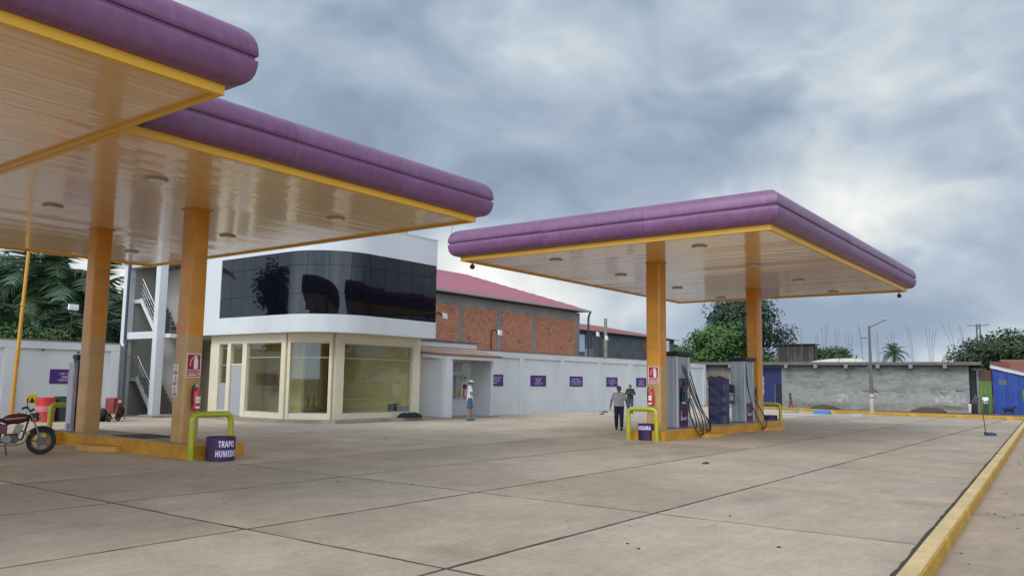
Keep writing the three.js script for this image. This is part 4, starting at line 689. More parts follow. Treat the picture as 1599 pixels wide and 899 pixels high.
function tree(label, pos, h, lobes, count, size, tone, seed, name = 'tree', group) {
  const t = thing(name, label, 'tree', pos, 0, group), r = rng(seed), top = Math.max(...lobes.map((l) => l[1])) * .8, rad = .035 * h;
  part('trunk', tube([[0, -.3, 0], [.1 * r(), h * .2, .1 * r()], [(r() - .5) * .4, h * .42, (r() - .5) * .4], [(r() - .5) * .8, top, (r() - .5) * .8]], rad * .7, 16, 8), M.bark, t);
  part('trunk', cyl(rad * 1.25, rad * .68, h * .3, 0, -.3, 0, 10), M.bark, t);
  for (const l of lobes.slice(0, 9)) part('limb', [tube([[0, h * (.22 + .12 * r()), 0], [l[0] * .45, l[1] * .72, l[2] * .45], [l[0], l[1], l[2]]], rad * .3, 12, 6)], M.bark, t);
  const c = part('crown', leafCloud(seed, lobes, count, size, tone), M.leaf, t); return t;
}
function lobesFor(seed, n, W, h0, h1, D = W) { const r = rng(seed), o = []; for (let i = 0; i < n; i++) { const a = r() * 6.283, q = Math.sqrt(r()), y = h0 + (h1 - h0) * r(), sh = Math.sin(Math.PI * clamp((y - h0) / (h1 - h0) * .8 + .15)), s = .22 + .14 * r(); o.push([Math.cos(a) * q * W * .42 * sh, y, Math.sin(a) * q * D * .42 * sh, W * s, (h1 - h0) * s * .62, D * s]); } return o; }
const dk = [.030, .058, .02], md = [.045, .095, .022], br = [.05, .108, .02], bl = [.032, .056, .026];
tree('tall dark open crowned tree behind the farther orange column', [103, -.5, -38.6], 12.5, lobesFor(2, 17, 11.5, 4.5, 12.6), 15000, .46, bl, 2);
tree('low bright green bushy tree behind the fuel dispensers', [94, -.5, -38.2], 8.5, lobesFor(3, 13, 7.6, 3, 8.7), 12000, .42, br, 3);
tree('rounded green tree beyond the end of the white wall', [107, -.5, -49.6], 7.5, lobesFor(4, 11, 7.5, 2.8, 7.6), 9000, .42, md, 4);
tree('shrubby tree with pale twigs behind the right dispenser', [92, -.5, -34.0], 5.5, lobesFor(14, 9, 7.5, 2.6, 5.6), 7000, .36, [.085, .115, .04], 14);
tree('green treetop showing over the flat roof right of the plank shed', [113.5, -.5, -31.2], 7.2, lobesFor(5, 8, 6.5, 3.5, 7.0), 7000, .42, md, 5);
tree('broad dark tree rising behind the blue shack at the far right', [117, -.5, -10.2], 8.6, lobesFor(6, 16, 11, 3, 8.6), 17000, .46, dk, 6);
tree('lower dark tree left of the broad tree behind the blue shack', [112, -.5, -14.8], 6, lobesFor(7, 8, 6, 2.6, 5.6), 7000, .42, dk, 7);
tree('far tree at the right edge, behind the broad dark tree', [124, -.5, -3.2], 8.5, lobesFor(8, 12, 10, 3, 8.5), 10000, .46, dk, 8);

const frondGeos = [0, 1, 2, 3].map((k) => {
  const r = rng(300 + k), pos = [], L = 3.6, N = 30, pts = [];
  for (let i = 0; i <= N; i++) { const s = i / N; pts.push(V(L * s * (1 - .18 * s * s), .9 * s - (1.5 + .35 * k) * s * s * s, .12 * Math.sin(3 * s + k))); }
  const tri = (a, b, c) => pos.push(a.x, a.y, a.z, b.x, b.y, b.z, c.x, c.y, c.z);
  for (let i = 2; i < N; i++) { const p = pts[i], d = pts[i + 1].clone().sub(p).normalize(), s = i / N, ll = (.95 * Math.sin(Math.PI * (.12 + .8 * s)) + .15) * (.85 + .3 * r()); for (const sd of [-1, 1]) { const out = V(d.x * .55, -.35 - .5 * r(), sd).normalize(), tip = p.clone().addScaledVector(out, ll), m = p.clone().addScaledVector(out, ll * .45).add(V(0, .06, 0)), w = d.clone().multiplyScalar(.045); tri(p.clone().sub(w), m.clone().add(w), p.clone().add(w)); tri(p.clone().sub(w), m.clone().sub(w), m.clone().add(w)); tri(m.clone().sub(w), tip, m.clone().add(w)); } }
  const g = new THREE.BufferGeometry(); g.setAttribute('position', new THREE.Float32BufferAttribute(pos, 3)); g.computeVertexNormals();
  return merge([g, new THREE.TubeGeometry(new THREE.CatmullRomCurve3(pts.filter((_, i) => i % 5 === 0)), 12, .03, 5)]);
});
const frondMats = [[.035, .072, .03], [.045, .085, .032], [.06, .10, .028], [.17, .16, .03], [.03, .058, .03]].map((c) => mat(c, .55, { side: THREE.DoubleSide }));
function palm(label, pos, h, seed, n = 20, s = 1) {
  const t = thing('coconut_palm', label, 'palm tree', pos), r = rng(seed), lx = (r() - .5) * .12 * h, lz = (r() - .5) * .12 * h;
  part('trunk', tube([[0, -.3, 0], [lx * .2, h * .35, lz * .2], [lx * .6, h * .7, lz * .6], [lx, h, lz]], .17 * s, 24, 9), M.bark, t);
  for (let i = 0; i < n; i++) { const f = part('frond', frondGeos[i % 4], frondMats[i > n - 4 ? (r() < .4 ? 3 : 2) : [0, 1, 4, 0][Math.floor(r() * 4)]], t); f.position.set(lx, h, lz); f.rotation.set(0, i * 2.399 + r() * .4, mix(1.15, -.85, i / n) + (r() - .5) * .2); f.rotation.order = 'YZX'; f.scale.setScalar(s * (.9 + .3 * r())); }
  return t;
}
palm('coconut palm at the left edge behind the white wall', [21.0, 0, -57.6], 6.4, 51, 22, 1.25);
palm('coconut palm in the middle of the group behind the left wall', [22.9, 0, -53.6], 7.6, 52, 22, 1.3);
palm('coconut palm just left of the left canopy column', [24.6, 0, -52.2], 6.3, 53, 22, 1.25);
palm('coconut palm beside the stair tower, right of the left column', [26.6, 0, -52.4], 5.2, 54, 20, 1.15);
palm('low young coconut palm with drooping fronds over the left white wall', [20.2, 0, -48.0], 3.4, 55, 18, 1.15);
palm('low coconut palm directly behind the small white floodlight', [22.6, 0, -48.6], 3.6, 57, 18, 1.1);
palm('small palm top showing over the flat roof of the block building', [119.5, -.5, -24.3], 6.6, 56, 16, .62);
tree('dense dark leafy tree filling the background behind the left palms', [23.5, 0, -62], 9, lobesFor(9, 16, 13, 1.5, 9.4, 6), 19000, .36, dk, 9);
tree('bright green bush over the left wall below the palms', [18.9, 0, -45.5], 5, [[0, 3.0, 0, 1.5, 1.2, 1.0], [1.2, 3.4, -.4, 1.5, 1.1, 1.0], [-1.4, 3.2, 0, 1.2, 1.0, .9], [2.4, 2.8, 0, 1.0, .9, .8]], 6000, .26, md, 10);
tree('dark tree between the left canopy column and the stair tower', [28.3, 0, -57.5], 7.5, lobesFor(12, 9, 5.5, 2, 7.2), 9000, .3, dk, 12);
// across the street and behind the photographer, seen in the black glass
palm('palm across the yard mirrored in the black glass', [11.6, 0, -50], 8.6, 61, 22, 1.05);
tree('tall slender tree across the yard mirrored in the black glass', [-8.6, 0, -67], 13, lobesFor(21, 9, 2.8, 4, 12.6), 5000, .42, dk, 21);
tree('first roadside tree beyond the photographer mirrored in the glass', [62, 0, 22], 10, lobesFor(22, 13, 13, 2.5, 10.5), 8000, .42, dk, 22);
tree('second roadside tree beyond the photographer mirrored in the glass', [46, 0, 26], 11, lobesFor(23, 13, 14, 2.5, 11.5), 8000, .42, dk, 23);
tree('third roadside tree beyond the photographer mirrored in the glass', [80, 0, 24], 9, lobesFor(24, 13, 14, 2, 9.5), 8000, .42, dk, 24);

// ---------------------------------------------------------------- motorcycle
{
  const t = thing('motorcycle', 'dark red motorcycle parked on its stand at the left edge', 'motorcycle', [7.9, 0, -19.68], R(-23)), chrome = mat([.2, .2, .2], .35, { metalness: .8 }), ax = .62;   // +x is forward
  const T = (name, g, m, p = t) => part(name, g, m, p), redP = phys([.10, .009, .012], .3, { clearcoat: .8 });
  const wheel = (x, r) => { const w = T('wheel', new THREE.TorusGeometry(r - .05, .052, 12, 44).translate(x, r, 0), M.rubber); T('rim', new THREE.TorusGeometry(r - .105, .022, 8, 40).translate(x, r, 0), M.greyDark, w); for (let i = 0; i < 5; i++) { const a = i * 1.2566 + .3; T('spoke', rbx(-.02, .02, .04, r - .11, -.018, .018, .008, 1).rotateZ(a).translate(x, r, 0), M.greyDark, w); } T('hub', cyl(.065, .065, .11, 0, -.055, 0, 18).rotateX(Math.PI / 2).translate(x, r, 0), M.greyDark, w); T('brake_disc', cyl(.11, .11, .006, 0, 0, 0, 24).rotateX(Math.PI / 2).translate(x, r, .075), M.greyDark, w); return w; };
  wheel(ax, .315); wheel(ax - 1.27, .315);
  for (const s of [-1, 1]) { T('fork', [bar(V(ax, .31, s * .085), V(ax - .13, .66, s * .085), .027, .027, 10), bar(V(ax - .13, .66, s * .085), V(ax - .27, .99, s * .085), .019, .019, 10)], chrome); }
  const fp = []; for (let i = 0; i <= 14; i++) { const a = R(35 + 105 * i / 14); fp.push([[-.075, -.03], [-.05, .01], [0, .022], [.05, .01], [.075, -.03]].map(([z, d]) => V(ax + Math.cos(a) * (.345 + d), .315 + Math.sin(a) * (.345 + d), z))); }
  T('front_fender', quadStrip(fp), mat([.03, .028, .03], .4, { side: THREE.DoubleSide }));
  T('headlamp', [new THREE.SphereGeometry(.1, 18, 14).scale(.8, 1, 1).translate(ax - .13, .89, 0), rbx(ax - .26, ax - .1, .78, .98, -.1, .1, .04)], M.black); T('headlamp_glass', new THREE.SphereGeometry(.085, 18, 12).scale(.5, 1, 1).translate(ax - .075, .89, 0), M.silver);
  for (const s of [-1, 1]) T('turn_signal', [bar(V(ax - .17, .84, s * .08), V(ax - .16, .84, s * .2), .012), new THREE.SphereGeometry(.035, 12, 8).translate(ax - .16, .84, s * .22)], mat([.5, .2, .02], .3));
  T('handlebar', bent([[ax - .42, 1.1, -.36], [ax - .34, 1.13, -.2], [ax - .28, 1.02, -.06], [ax - .28, 1.02, .06], [ax - .34, 1.13, .2], [ax - .42, 1.1, .36]], .014, .05, 8), M.black);
  for (const s of [-1, 1]) { T('grip', bar(V(ax - .39, 1.11, s * .28), V(ax - .44, 1.095, s * .4), .019), M.rubber); T('lever', bar(V(ax - .33, 1.13, s * .24), V(ax - .36, 1.1, s * .39), .007), M.black); const m = T('mirror', rbx(-.015, .015, -.05, .05, -.07, .07, .012).translate(ax - .35, 1.29, s * .29), M.black); T('mirror_stem', bar(V(ax - .35, 1.13, s * .22), V(ax - .35, 1.26, s * .28), .007), M.black, m); }
  T('speedometer', [cyl(.055, .055, .05, 0, 0, 0, 18).rotateZ(.6).translate(ax - .22, 1.03, .06), cyl(.05, .05, .05, 0, 0, 0, 18).rotateZ(.6).translate(ax - .22, 1.03, -.06)], M.black);
  const tk = new THREE.SphereGeometry(1, 26, 18), tp = tk.attributes.position; for (let i = 0; i < tp.count; i++) { const x = tp.getX(i), y = tp.getY(i), z = tp.getZ(i); tp.setXYZ(i, ax - .56 + Math.sign(x) * Math.abs(x) ** .8 * .29, .85 + y * .125 + x * .03, z * (.125 + .03 * x)); } tk.computeVertexNormals(); const tank = T('fuel_tank', tk, redP); T('tank_stripe', rbx(-.2, .14, -.008, .008, .128, .14, .005, 1).rotateZ(.12).translate(ax - .56, .86, 0), M.grey, tank); T('filler_cap', cyl(.035, .03, .02, ax - .5, .975, 0, 14), chrome, tank);
  T('seat', rbx(-1.42, -.79, .77, .86, -.12, .12, .04, 3).translate(ax, 0, 0), M.rubber); T('tail', rbx(-1.62, -1.0, .66, .77, -.09, .09, .04).translate(ax, 0, 0), redP); for (const s of [-1, 1]) T('side_cover', rbx(-.98, -.72, .5, .72, s * .11 - .02, s * .11 + .02, .02).translate(ax, 0, 0), redP);
  T('frame_tube', [bar(V(ax - .27, .94, 0), V(ax - .4, .36, 0), .022), bar(V(ax - .28, .93, 0), V(ax - .85, .66, 0), .026), bar(V(ax - .4, .36, 0), V(ax - .85, .3, 0), .02), bar(V(ax - .85, .3, 0), V(ax - .85, .74, 0), .022), bar(V(ax - .85, .72, .09), V(ax - 1.5, .74, .08), .017), bar(V(ax - .85, .72, -.09), V(ax - 1.5, .74, -.08), .017)], M.black);
  const en = T('engine', [rbx(-.78, -.48, .28, .5, -.13, .13, .05, 3).translate(ax, 0, 0), cyl(.11, .11, .05, 0, 0, 0, 22).rotateX(Math.PI / 2).translate(ax - .7, .38, .13), cyl(.075, .075, .04, 0, 0, 0, 18).rotateX(Math.PI / 2).translate(ax - .53, .37, .13)], mat([.09, .085, .08], .45, { metalness: .6 }), t); for (let i = 0; i < 7; i++) T('cylinder_fin', rbx(-.085, .085, -.006, .006, -.1, .1, .004, 1).rotateZ(-.35).translate(ax - .53 + i * .012, .51 + i * .033, 0), M.greyDark, en); T('crank_cover', cyl(.095, .09, .02, 0, 0, 0, 24).rotateX(Math.PI / 2).translate(ax - .7, .38, .185), chrome, en);
  T('exhaust', [tube([[ax - .44, .58, .05], [ax - .32, .5, .09], [ax - .36, .3, .13], [ax - .7, .24, .15], [ax - 1.0, .27, .16]], .021, 30, 9), bar(V(ax - 1.0, .27, .165), V(ax - 1.6, .42, .18), .04, .05, 14)], chrome);
  for (const s of [-1, 1]) { T('swing_arm', bar(V(ax - .85, .36, s * .07), V(ax - 1.27, .34, s * .09), .022), M.black); T('shock_absorber', [bar(V(ax - 1.2, .38, s * .12), V(ax - 1.1, .7, s * .12), .032), bar(V(ax - 1.2, .38, s * .12), V(ax - 1.1, .7, s * .12), .014)], chrome); }
  const rf = []; for (let i = 0; i <= 12; i++) { const a = R(60 + 100 * i / 12); rf.push([[-.08, -.03], [-.05, .01], [0, .02], [.05, .01], [.08, -.03]].map(([z, d]) => V(ax - 1.27 + Math.cos(a) * (.37 + d), .315 + Math.sin(a) * (.37 + d), z))); } T('rear_fender', quadStrip(rf), mat([.03, .03, .03], .5, { side: THREE.DoubleSide })); T('tail_lamp', rbx(-1.68, -1.62, .66, .74, -.07, .07, .02).translate(ax, 0, 0), M.red); T('side_stand', bar(V(ax - .75, .28, .12), V(ax - .68, .01, .26), .013), M.black); T('foot_peg', bar(V(ax - .72, .3, -.2), V(ax - .72, .3, .22), .014), M.rubber);
  t.scale.setScalar(.93);
}

// ---------------------------------------------------------------- things along the left wall
{
  const d = drum('oil_drum', 'red steel drum with a pale band by the left white wall', 14.32, -32.9, .33, .92, M.red, 'drum', true); part('band', new THREE.CylinderGeometry(.337, .337, .2, 30, 1, true).translate(0, .5, 0), mat([.5, .2, .2], .6), d);
  drum('oil_drum', 'dark green steel drum right of the red drum', 15.02, -33.1, .31, .95, mat([.014, .045, .035], .45), 'drum', true);
  const c = thing('caution_stand', 'yellow caution plate on a short stand left of the red drum', 'sign', [14.02, 0, -33.4]); part('plate', rbx(-.18, .18, .68, 1.02, -.01, .01, .005, 1), mat([.62, .5, .03], .5), c); part('symbol', new THREE.ConeGeometry(.13, .2, 3, 1).scale(1, 1, .05).translate(0, .82, .012), M.black, c); for (const s of [-1, 1]) part('leg', bar(V(s * .15, .62, 0), V(s * .2, 0, .12), .012), M.greyDark, c);
  const m = thing('pump_cart', 'rusty red wheeled pump cart by the stair tower', 'cart', [16.35, 0, -31.7], .5); part('body', rbx(-.3, .3, .3, .92, -.2, .2, .04), mat([.30, .05, .04], .6, { map: again(grime, 1) }), m); part('label', bx(-.14, .14, .72, .84, .2, .206), M.label, m); part('frame', [bar(V(-.32, .05, .26), V(-.1, .9, .22), .02), bar(V(.34, .05, .26), V(.12, .9, .22), .02), bar(V(-.32, .1, -.2), V(.34, .1, -.2), .02)], mat([.35, .12, .06], .7), m); part('hose_coil', new THREE.TorusGeometry(.19, .045, 8, 24).rotateX(.2).translate(.02, .36, .27), M.rubber, m); for (const s of [-1, 1]) part('wheel', new THREE.TorusGeometry(.12, .04, 8, 20).translate(s * .3, .16, .0), M.rubber, m);
  const g = new THREE.SphereGeometry(1, 22, 14), p = g.attributes.position; for (let i = 0; i < p.count; i++) { const x = p.getX(i), y = p.getY(i), z = p.getZ(i), n = .8 + .4 * fbm(x * 2 + 1, y * 2 + z * 2, 3, 41); p.setXYZ(i, x * .38 * n, Math.max(0, .26 + y * .26 * n), z * .32 * n); } g.computeVertexNormals(); one('rubbish_bag', g, mat([.012, .012, .014], .4), 'black rubbish bag between the left column and the red pump cart', 'bag').position.set(15.9, 0, -31.9);
  const b = thing('paddle_broom', 'thin stick with a teal head leaning beside the left column', 'broom', [11.15, 0, -22.6]); part('stick', bar(V(.15, .1, 0), V(-.1, 1.25, -.1), .013), M.greyDark, b); part('head', rbx(.05, .28, 0, .26, -.03, .03, .02).rotateZ(.15), mat([.15, .3, .32], .6), b);
  one('floor_mat', metres(rbx(-.45, .45, 0, .012, -.75, .75, .005, 1)), M.rubber, 'black rubber mat on top of the left pump island', 'mat').position.set(10.75, .304, -19.2);
}

// ---------------------------------------------------------------- loose things on the yard
{
  const blue = mat([.03, .12, .32], .55);
  const mt = (label, x, z, w, d, h, turn, m) => { const t = thing('plastic_sheet', label, 'plastic sheet', [x, 0, z], turn), g = new THREE.BoxGeometry(w, h, d, 12, 1, 8).translate(0, h / 2, 0), p = g.attributes.position; for (let i = 0; i < p.count; i++) if (p.getY(i) > h * .6) p.setY(i, h * (.5 + fbm(p.getX(i) * 3 + x, p.getZ(i) * 3, 3, 4))); g.computeVertexNormals(); part('sheet', g, m, t); part('edge_fold', rbx(-w * .45, w * .1, .004, h * .5 + .03, d * .3, d * .42, .004, 1), m, t); };
  mt('flat blue sheet by the far kerb, nearest the orange column', 53.3, -17.2, .7, .95, .04, .3, blue); mt('crumpled bright blue sheet lying by the far kerb', 52.2, -14.9, .8, .95, .2, .1, mat([.05, .2, .5], .5)); mt('pale grey sheet by the far kerb, right of the blue one', 50.6, -12.4, .6, .8, .1, -.2, mat([.35, .42, .47], .6)); mt('small pale scrap between the two blue sheets', 52.7, -16.1, .4, .6, .04, .4, M.grey);
  const d = thing('dustpan', 'long handled dark blue dustpan standing near the right kerb', 'dustpan', [34.9, 0, -3.95], .4); part('pan', [bx(-.18, .18, .004, .016, -.14, .18), bx(-.18, .18, .016, .12, -.15, -.135), bx(-.19, -.178, .004, .1, -.14, .16), bx(.178, .19, .004, .1, -.14, .16)], mat([.02, .04, .10], .5), d); part('handle', bar(V(0, .1, -.14), V(-.04, .92, -.22), .014), M.black, d);
  const r = rng(44), stone = [.05, .09].map((v) => mat([v, v * .85, v * .7], .95)), sg = [0, 1, 2].map((k) => { const g = new THREE.IcosahedronGeometry(1, 1), p = g.attributes.position; for (let i = 0; i < p.count; i++) { const n = .75 + .5 * noise2(p.getX(i) * 3 + k, p.getY(i) * 3 + p.getZ(i) * 2, k); p.setXYZ(i, p.getX(i) * n, p.getY(i) * n * .5, p.getZ(i) * n); } g.computeVertexNormals(); return g; });
  const list = []; for (let i = 0; i < 260; i++) { const x = 4 + r() * 44, z = -2.4 - r() * 22; list.push([x, z < zKerb(x) - .2 ? z : zKerb(x) - .6, .006 + .02 * r() * r()]); } for (let i = 0; i < 70; i++) { const x = 6 + 20 * r(); list.push([x, zKerb(x) + (r() < .6 ? -.06 - .06 * r() : .3 + .8 * r() * r()), .005 + .016 * r()]); }
  const gs = list.map(([x, z, s], i) => sg[i % 3].clone().scale(s, s, s).rotateY(i).translate(x, .003, z)); const m = part('grit', gs, stone[0], scene); m.userData = { label: 'small stones and grit scattered over the concrete yard', category: 'grit', kind: 'stuff' };
  for (const [x, z, s, l] of [[17.2, -7.45, .07, 'dark clod lying on the middle of the concrete yard'], [39.5, -23.2, .12, 'dark rag on the yard near the white wall'], [42.2, -24.6, .16, 'dark lump at the foot of the white wall']]) { const c = one('clod', sg[1].clone(), stone[0], l, 'clod'); c.position.set(x, .01, z); c.scale.set(s * 1.8, s, s); }
}

// ---------------------------------------------------------------- people
function surface(sdf, lo, hi, cell) {   // surface nets over a distance field
  const n = [0, 1, 2].map((k) => Math.ceil((hi[k] - lo[k]) / cell) + 1), [nx, ny, nz] = n, f = new Float32Array(nx * ny * nz), id = (i, j, k) => (k * ny + j) * nx + i;
  for (let k = 0; k < nz; k++) for (let j = 0; j < ny; j++) for (let i = 0; i < nx; i++) f[id(i, j, k)] = sdf(lo[0] + i * cell, lo[1] + j * cell, lo[2] + k * cell);
  const vert = new Int32Array(nx * ny * nz).fill(-1), pos = [], idx = [];
  for (let k = 0; k < nz - 1; k++) for (let j = 0; j < ny - 1; j++) for (let i = 0; i < nx - 1; i++) {
    let c = 0, sx = 0, sy = 0, sz = 0; const v = []; for (let q = 0; q < 8; q++) v.push(f[id(i + (q & 1), j + (q >> 1 & 1), k + (q >> 2))]);
    for (let a = 0; a < 8; a++) for (const b of [a | 1, a | 2, a | 4]) if (b !== a && (v[a] < 0) !== (v[b] < 0)) { const t = v[a] / (v[a] - v[b]); sx += mix(a & 1, b & 1, t); sy += mix(a >> 1 & 1, b >> 1 & 1, t); sz += mix(a >> 2, b >> 2, t); c++; }
    if (c) { vert[id(i, j, k)] = pos.length / 3; pos.push(lo[0] + (i + sx / c) * cell, lo[1] + (j + sy / c) * cell, lo[2] + (k + sz / c) * cell); }
  }
  const quad = (a, b, c, d, flip) => { if (a < 0 || b < 0 || c < 0 || d < 0) return; flip ? idx.push(a, c, b, a, d, c) : idx.push(a, b, c, a, c, d); };
  for (let k = 1; k < nz - 1; k++) for (let j = 1; j < ny - 1; j++) for (let i = 1; i < nx - 1; i++) {
    const s = f[id(i, j, k)] < 0;
    if (s !== f[id(i + 1, j, k)] < 0) quad(vert[id(i, j - 1, k - 1)], vert[id(i, j, k - 1)], vert[id(i, j, k)], vert[id(i, j - 1, k)], !s);
    if (s !== f[id(i, j + 1, k)] < 0) quad(vert[id(i - 1, j, k - 1)], vert[id(i - 1, j, k)], vert[id(i, j, k)], vert[id(i, j, k - 1)], !s);
    if (s !== f[id(i, j, k + 1)] < 0) quad(vert[id(i - 1, j - 1, k)], vert[id(i, j - 1, k)], vert[id(i, j, k)], vert[id(i - 1, j, k)], !s);
  }
  const g = new THREE.BufferGeometry(); g.setAttribute('position', new THREE.Float32BufferAttribute(pos, 3)); g.setIndex(idx); g.computeVertexNormals(); return g;
}
// a bone: [a, b, ra, rb, cut]; cut = flat end at b
function boneField(bones, k = .03, grow = 0) {
  const B = bones.map(([a, b, ra, rb, cut]) => { const d = [b[0] - a[0], b[1] - a[1], b[2] - a[2]], l2 = d[0] ** 2 + d[1] ** 2 + d[2] ** 2 || 1e-9, l = Math.sqrt(l2); return { a, b, d, l2, l, ra: ra + grow, rb: rb + grow, cut }; });
  return (x, y, z) => { let m = 1e3; for (const q of B) { const px = x - q.a[0], py = y - q.a[1], pz = z - q.a[2]; let t = (px * q.d[0] + py * q.d[1] + pz * q.d[2]) / q.l2; const tc = t < 0 ? 0 : t > 1 ? 1 : t, ex = px - q.d[0] * tc, ey = py - q.d[1] * tc, ez = pz - q.d[2] * tc; let e = Math.sqrt(ex * ex + ey * ey + ez * ez) - (q.ra + (q.rb - q.ra) * tc); if (q.cut) e = Math.max(e, (t - 1) * q.l); const h = Math.max(k - Math.abs(m - e), 0) / k; m = Math.min(m, e) - h * h * k * .25; } return m; };
}
const add = (a, b) => [a[0] + b[0], a[1] + b[1], a[2] + b[2]], sub3 = (a, b) => [a[0] - b[0], a[1] - b[1], a[2] - b[2]], mul = (a, s) => [a[0] * s, a[1] * s, a[2] * s], lp = (a, b, t) => a.map((v, i) => mix(v, b[i], t)), unit = (a) => mul(a, 1 / Math.hypot(...a)), crs = (a, b) => [a[1] * b[2] - a[2] * b[1], a[2] * b[0] - a[0] * b[2], a[0] * b[1] - a[1] * b[0]];
// pose for a 1.7 m figure facing +z; side 0 is its left (+x)
function person(label, pos, turn, H, P) {
  const t = thing('person', label, 'person', pos, turn), s = H / 1.7, cell = P.cell ?? .014, wd = P.width ?? 1;
  const hip = [[.09, .92, 0], [-.09, .92, 0]], sh = [[.168 * wd, 1.385, 0], [-.168 * wd, 1.385, 0]], pel = [0, .95, 0], chest = [0, 1.28, .01], nb = [0, 1.44, -.01], hd = add([0, 1.585, .015], P.head ?? [0, 0, 0]);
  const el = P.elbow, wr = P.wrist, kn = P.knee, an = P.ankle, skinB = [];
  const torso = [[[.06 * wd, .96, 0], [.075 * wd, 1.28, 0], .10 * wd, .11 * wd], [[-.06 * wd, .96, 0], [-.075 * wd, 1.28, 0], .10 * wd, .11 * wd], [[0, 1.05, .03 * (P.belly ?? 0)], [0, 1.2, .03 * (P.belly ?? 0)], .115 * wd, .11 * wd], [sh[0], sh[1], .056, .056], [[0, 1.43, -.01], sh[0], .06, .05], [[0, 1.43, -.01], sh[1], .06, .05]];
  const leg = [0, 1].flatMap((i) => [[hip[i], kn[i], .095, .062], [kn[i], an[i], .058, .04]]), foot = [0, 1].map((i) => { const f = P.foot?.[i] ?? [0, -.05, .16]; return [add(an[i], [0, -.04, -.03]), add(an[i], f), .042, .034]; });
  const arm = [0, 1].flatMap((i) => [[sh[i], el[i], .052, .042], [el[i], wr[i], .041, .03]]), neck = [[nb, add(hd, [0, -.06, -.015]), .056, .052]];
  const head = [[add(hd, [0, .035, -.02]), add(hd, [0, .03, .012]), .088, .084], [add(hd, [0, -.03, .025]), add(hd, [0, -.085, .05]), .064, .036]];
  skinB.push(...torso, ...leg, ...foot, ...arm, ...neck, ...head);
  const bodyF = boneField(skinB), all = skinB.flatMap((b) => [b[0], b[1]]), lo = [0, 1, 2].map((k) => Math.min(...all.map((p) => p[k])) - .15), hi = [0, 1, 2].map((k) => Math.max(...all.map((p) => p[k])) + .15);
  const geos = [surface(bodyF, lo, hi, cell)];
  if (!P.simple) {
    // face: nose, brow, lips, ears on a finer grid
    const o = (x, y, z) => add(hd, [x, y, z]);
    const hf = boneField([...head, [o(0, .02, .1), o(0, -.022, .116), .008, .015], [o(.03, .03, .088), o(-.03, .03, .088), .014, .014], [o(.018, -.05, .088), o(-.018, -.05, .088), .009, .009], [o(.086, .015, -.005), o(.09, -.025, 0), .014, .011], [o(-.086, .015, -.005), o(-.09, -.025, 0), .014, .011], neck[0]], .018);
    geos.push(surface(hf, add(hd, [-.13, -.14, -.14]), add(hd, [.13, .16, .16]), .0075));
    // hands: palm, four unequal bent fingers, thumb from the side of the palm
    for (const i of [0, 1]) {
      const dir = unit(sub3(wr[i], el[i])), up0 = P.palmUp?.[i] ?? [i ? -1 : 1, 0, 0], nrm = unit(sub3(up0, mul(dir, up0[0] * dir[0] + up0[1] * dir[1] + up0[2] * dir[2]))), sd = crs(dir, nrm), q = (a, b, c) => add(wr[i], add(add(mul(dir, a), mul(sd, b)), mul(nrm, c))), ts = P.thumb?.[i] ?? (i ? -1 : 1), cu = P.curl ?? .5, hb = [];
      hb.push([q(-.01, 0, 0), q(.05, .018, 0), .026, .02], [q(0, 0, 0), q(.075, -.02, 0), .024, .018], [q(.03, 0, 0), q(.08, 0, 0), .024, .02]);
      [.072, .084, .078, .06].forEach((L, f) => { const b = (f - 1.5) * .021 * -ts, m = L * .5; hb.push([q(.08, b, 0), q(.08 + m, b * 1.1, -m * cu * .7), .0095, .0088], [q(.08 + m, b * 1.1, -m * cu * .7), q(.08 + m + m * (1 - cu * .8), b * 1.1, -m * cu * 1.7 - m * cu * .5), .0088, .0072]); });
      hb.push([q(.02, .026 * ts, 0), q(.055, .052 * ts, -.012), .0125, .0105], [q(.055, .052 * ts, -.012), q(.088, .056 * ts, -.026), .0105, .008]);
      const hfld = boneField([...hb, [lp(el[i], wr[i], .8), wr[i], .032, .03]], .008), pts = hb.flatMap((b) => [b[0], b[1]]);
      geos.push(surface(hfld, [0, 1, 2].map((k) => Math.min(...pts.map((p) => p[k])) - .035), [0, 1, 2].map((k) => Math.max(...pts.map((p) => p[k])) + .035), .0045));
    }
  }
  const body = part('body', geos.map((g) => g.scale(s, s, s)), P.skin ?? M.skin, t);
  const put = (name, bones, m, grow, clip, k = .03, c = cell) => { const f0 = boneField(bones, k, grow), f = clip ? (x, y, z) => Math.max(f0(x, y, z), clip(x, y, z)) : f0, pts = bones.flatMap((b) => [b[0], b[1]]); return part(name, surface(f, [0, 1, 2].map((q) => Math.min(...pts.map((p) => p[q])) - .2), [0, 1, 2].map((q) => Math.max(...pts.map((p) => p[q])) + .2), c).scale(s, s, s), m, t); };
  // eyes and mouth
  if (!P.simple) for (const x of [-.034, .034]) { const e = part('eye', new THREE.SphereGeometry(.011, 10, 8).scale(1, .6, 1).translate(hd[0] + x, hd[1] + .004, hd[2] + .0795).scale(s, s, s), M.label, t); part('iris', new THREE.SphereGeometry(.006, 8, 6).translate(hd[0] + x, hd[1] + .004, hd[2] + .0865).scale(s, s, s), M.hair, e); }
  if (!P.simple) part('mouth', new THREE.SphereGeometry(1, 10, 6).scale(.023, .006, .01).translate(hd[0], hd[1] - .05, hd[2] + .094).scale(s, s, s), mat([.2, .07, .06], .6), t);
  const sl = P.sleeve ?? .62, slv = [0, 1].flatMap((i) => sl <= 1 ? [[sh[i], lp(sh[i], el[i], sl), .058, .062, true]] : [[sh[i], el[i], .058, .05], [el[i], lp(el[i], wr[i], sl - 1), .05, .042, true]]);
  const hem = P.hem ?? .9;
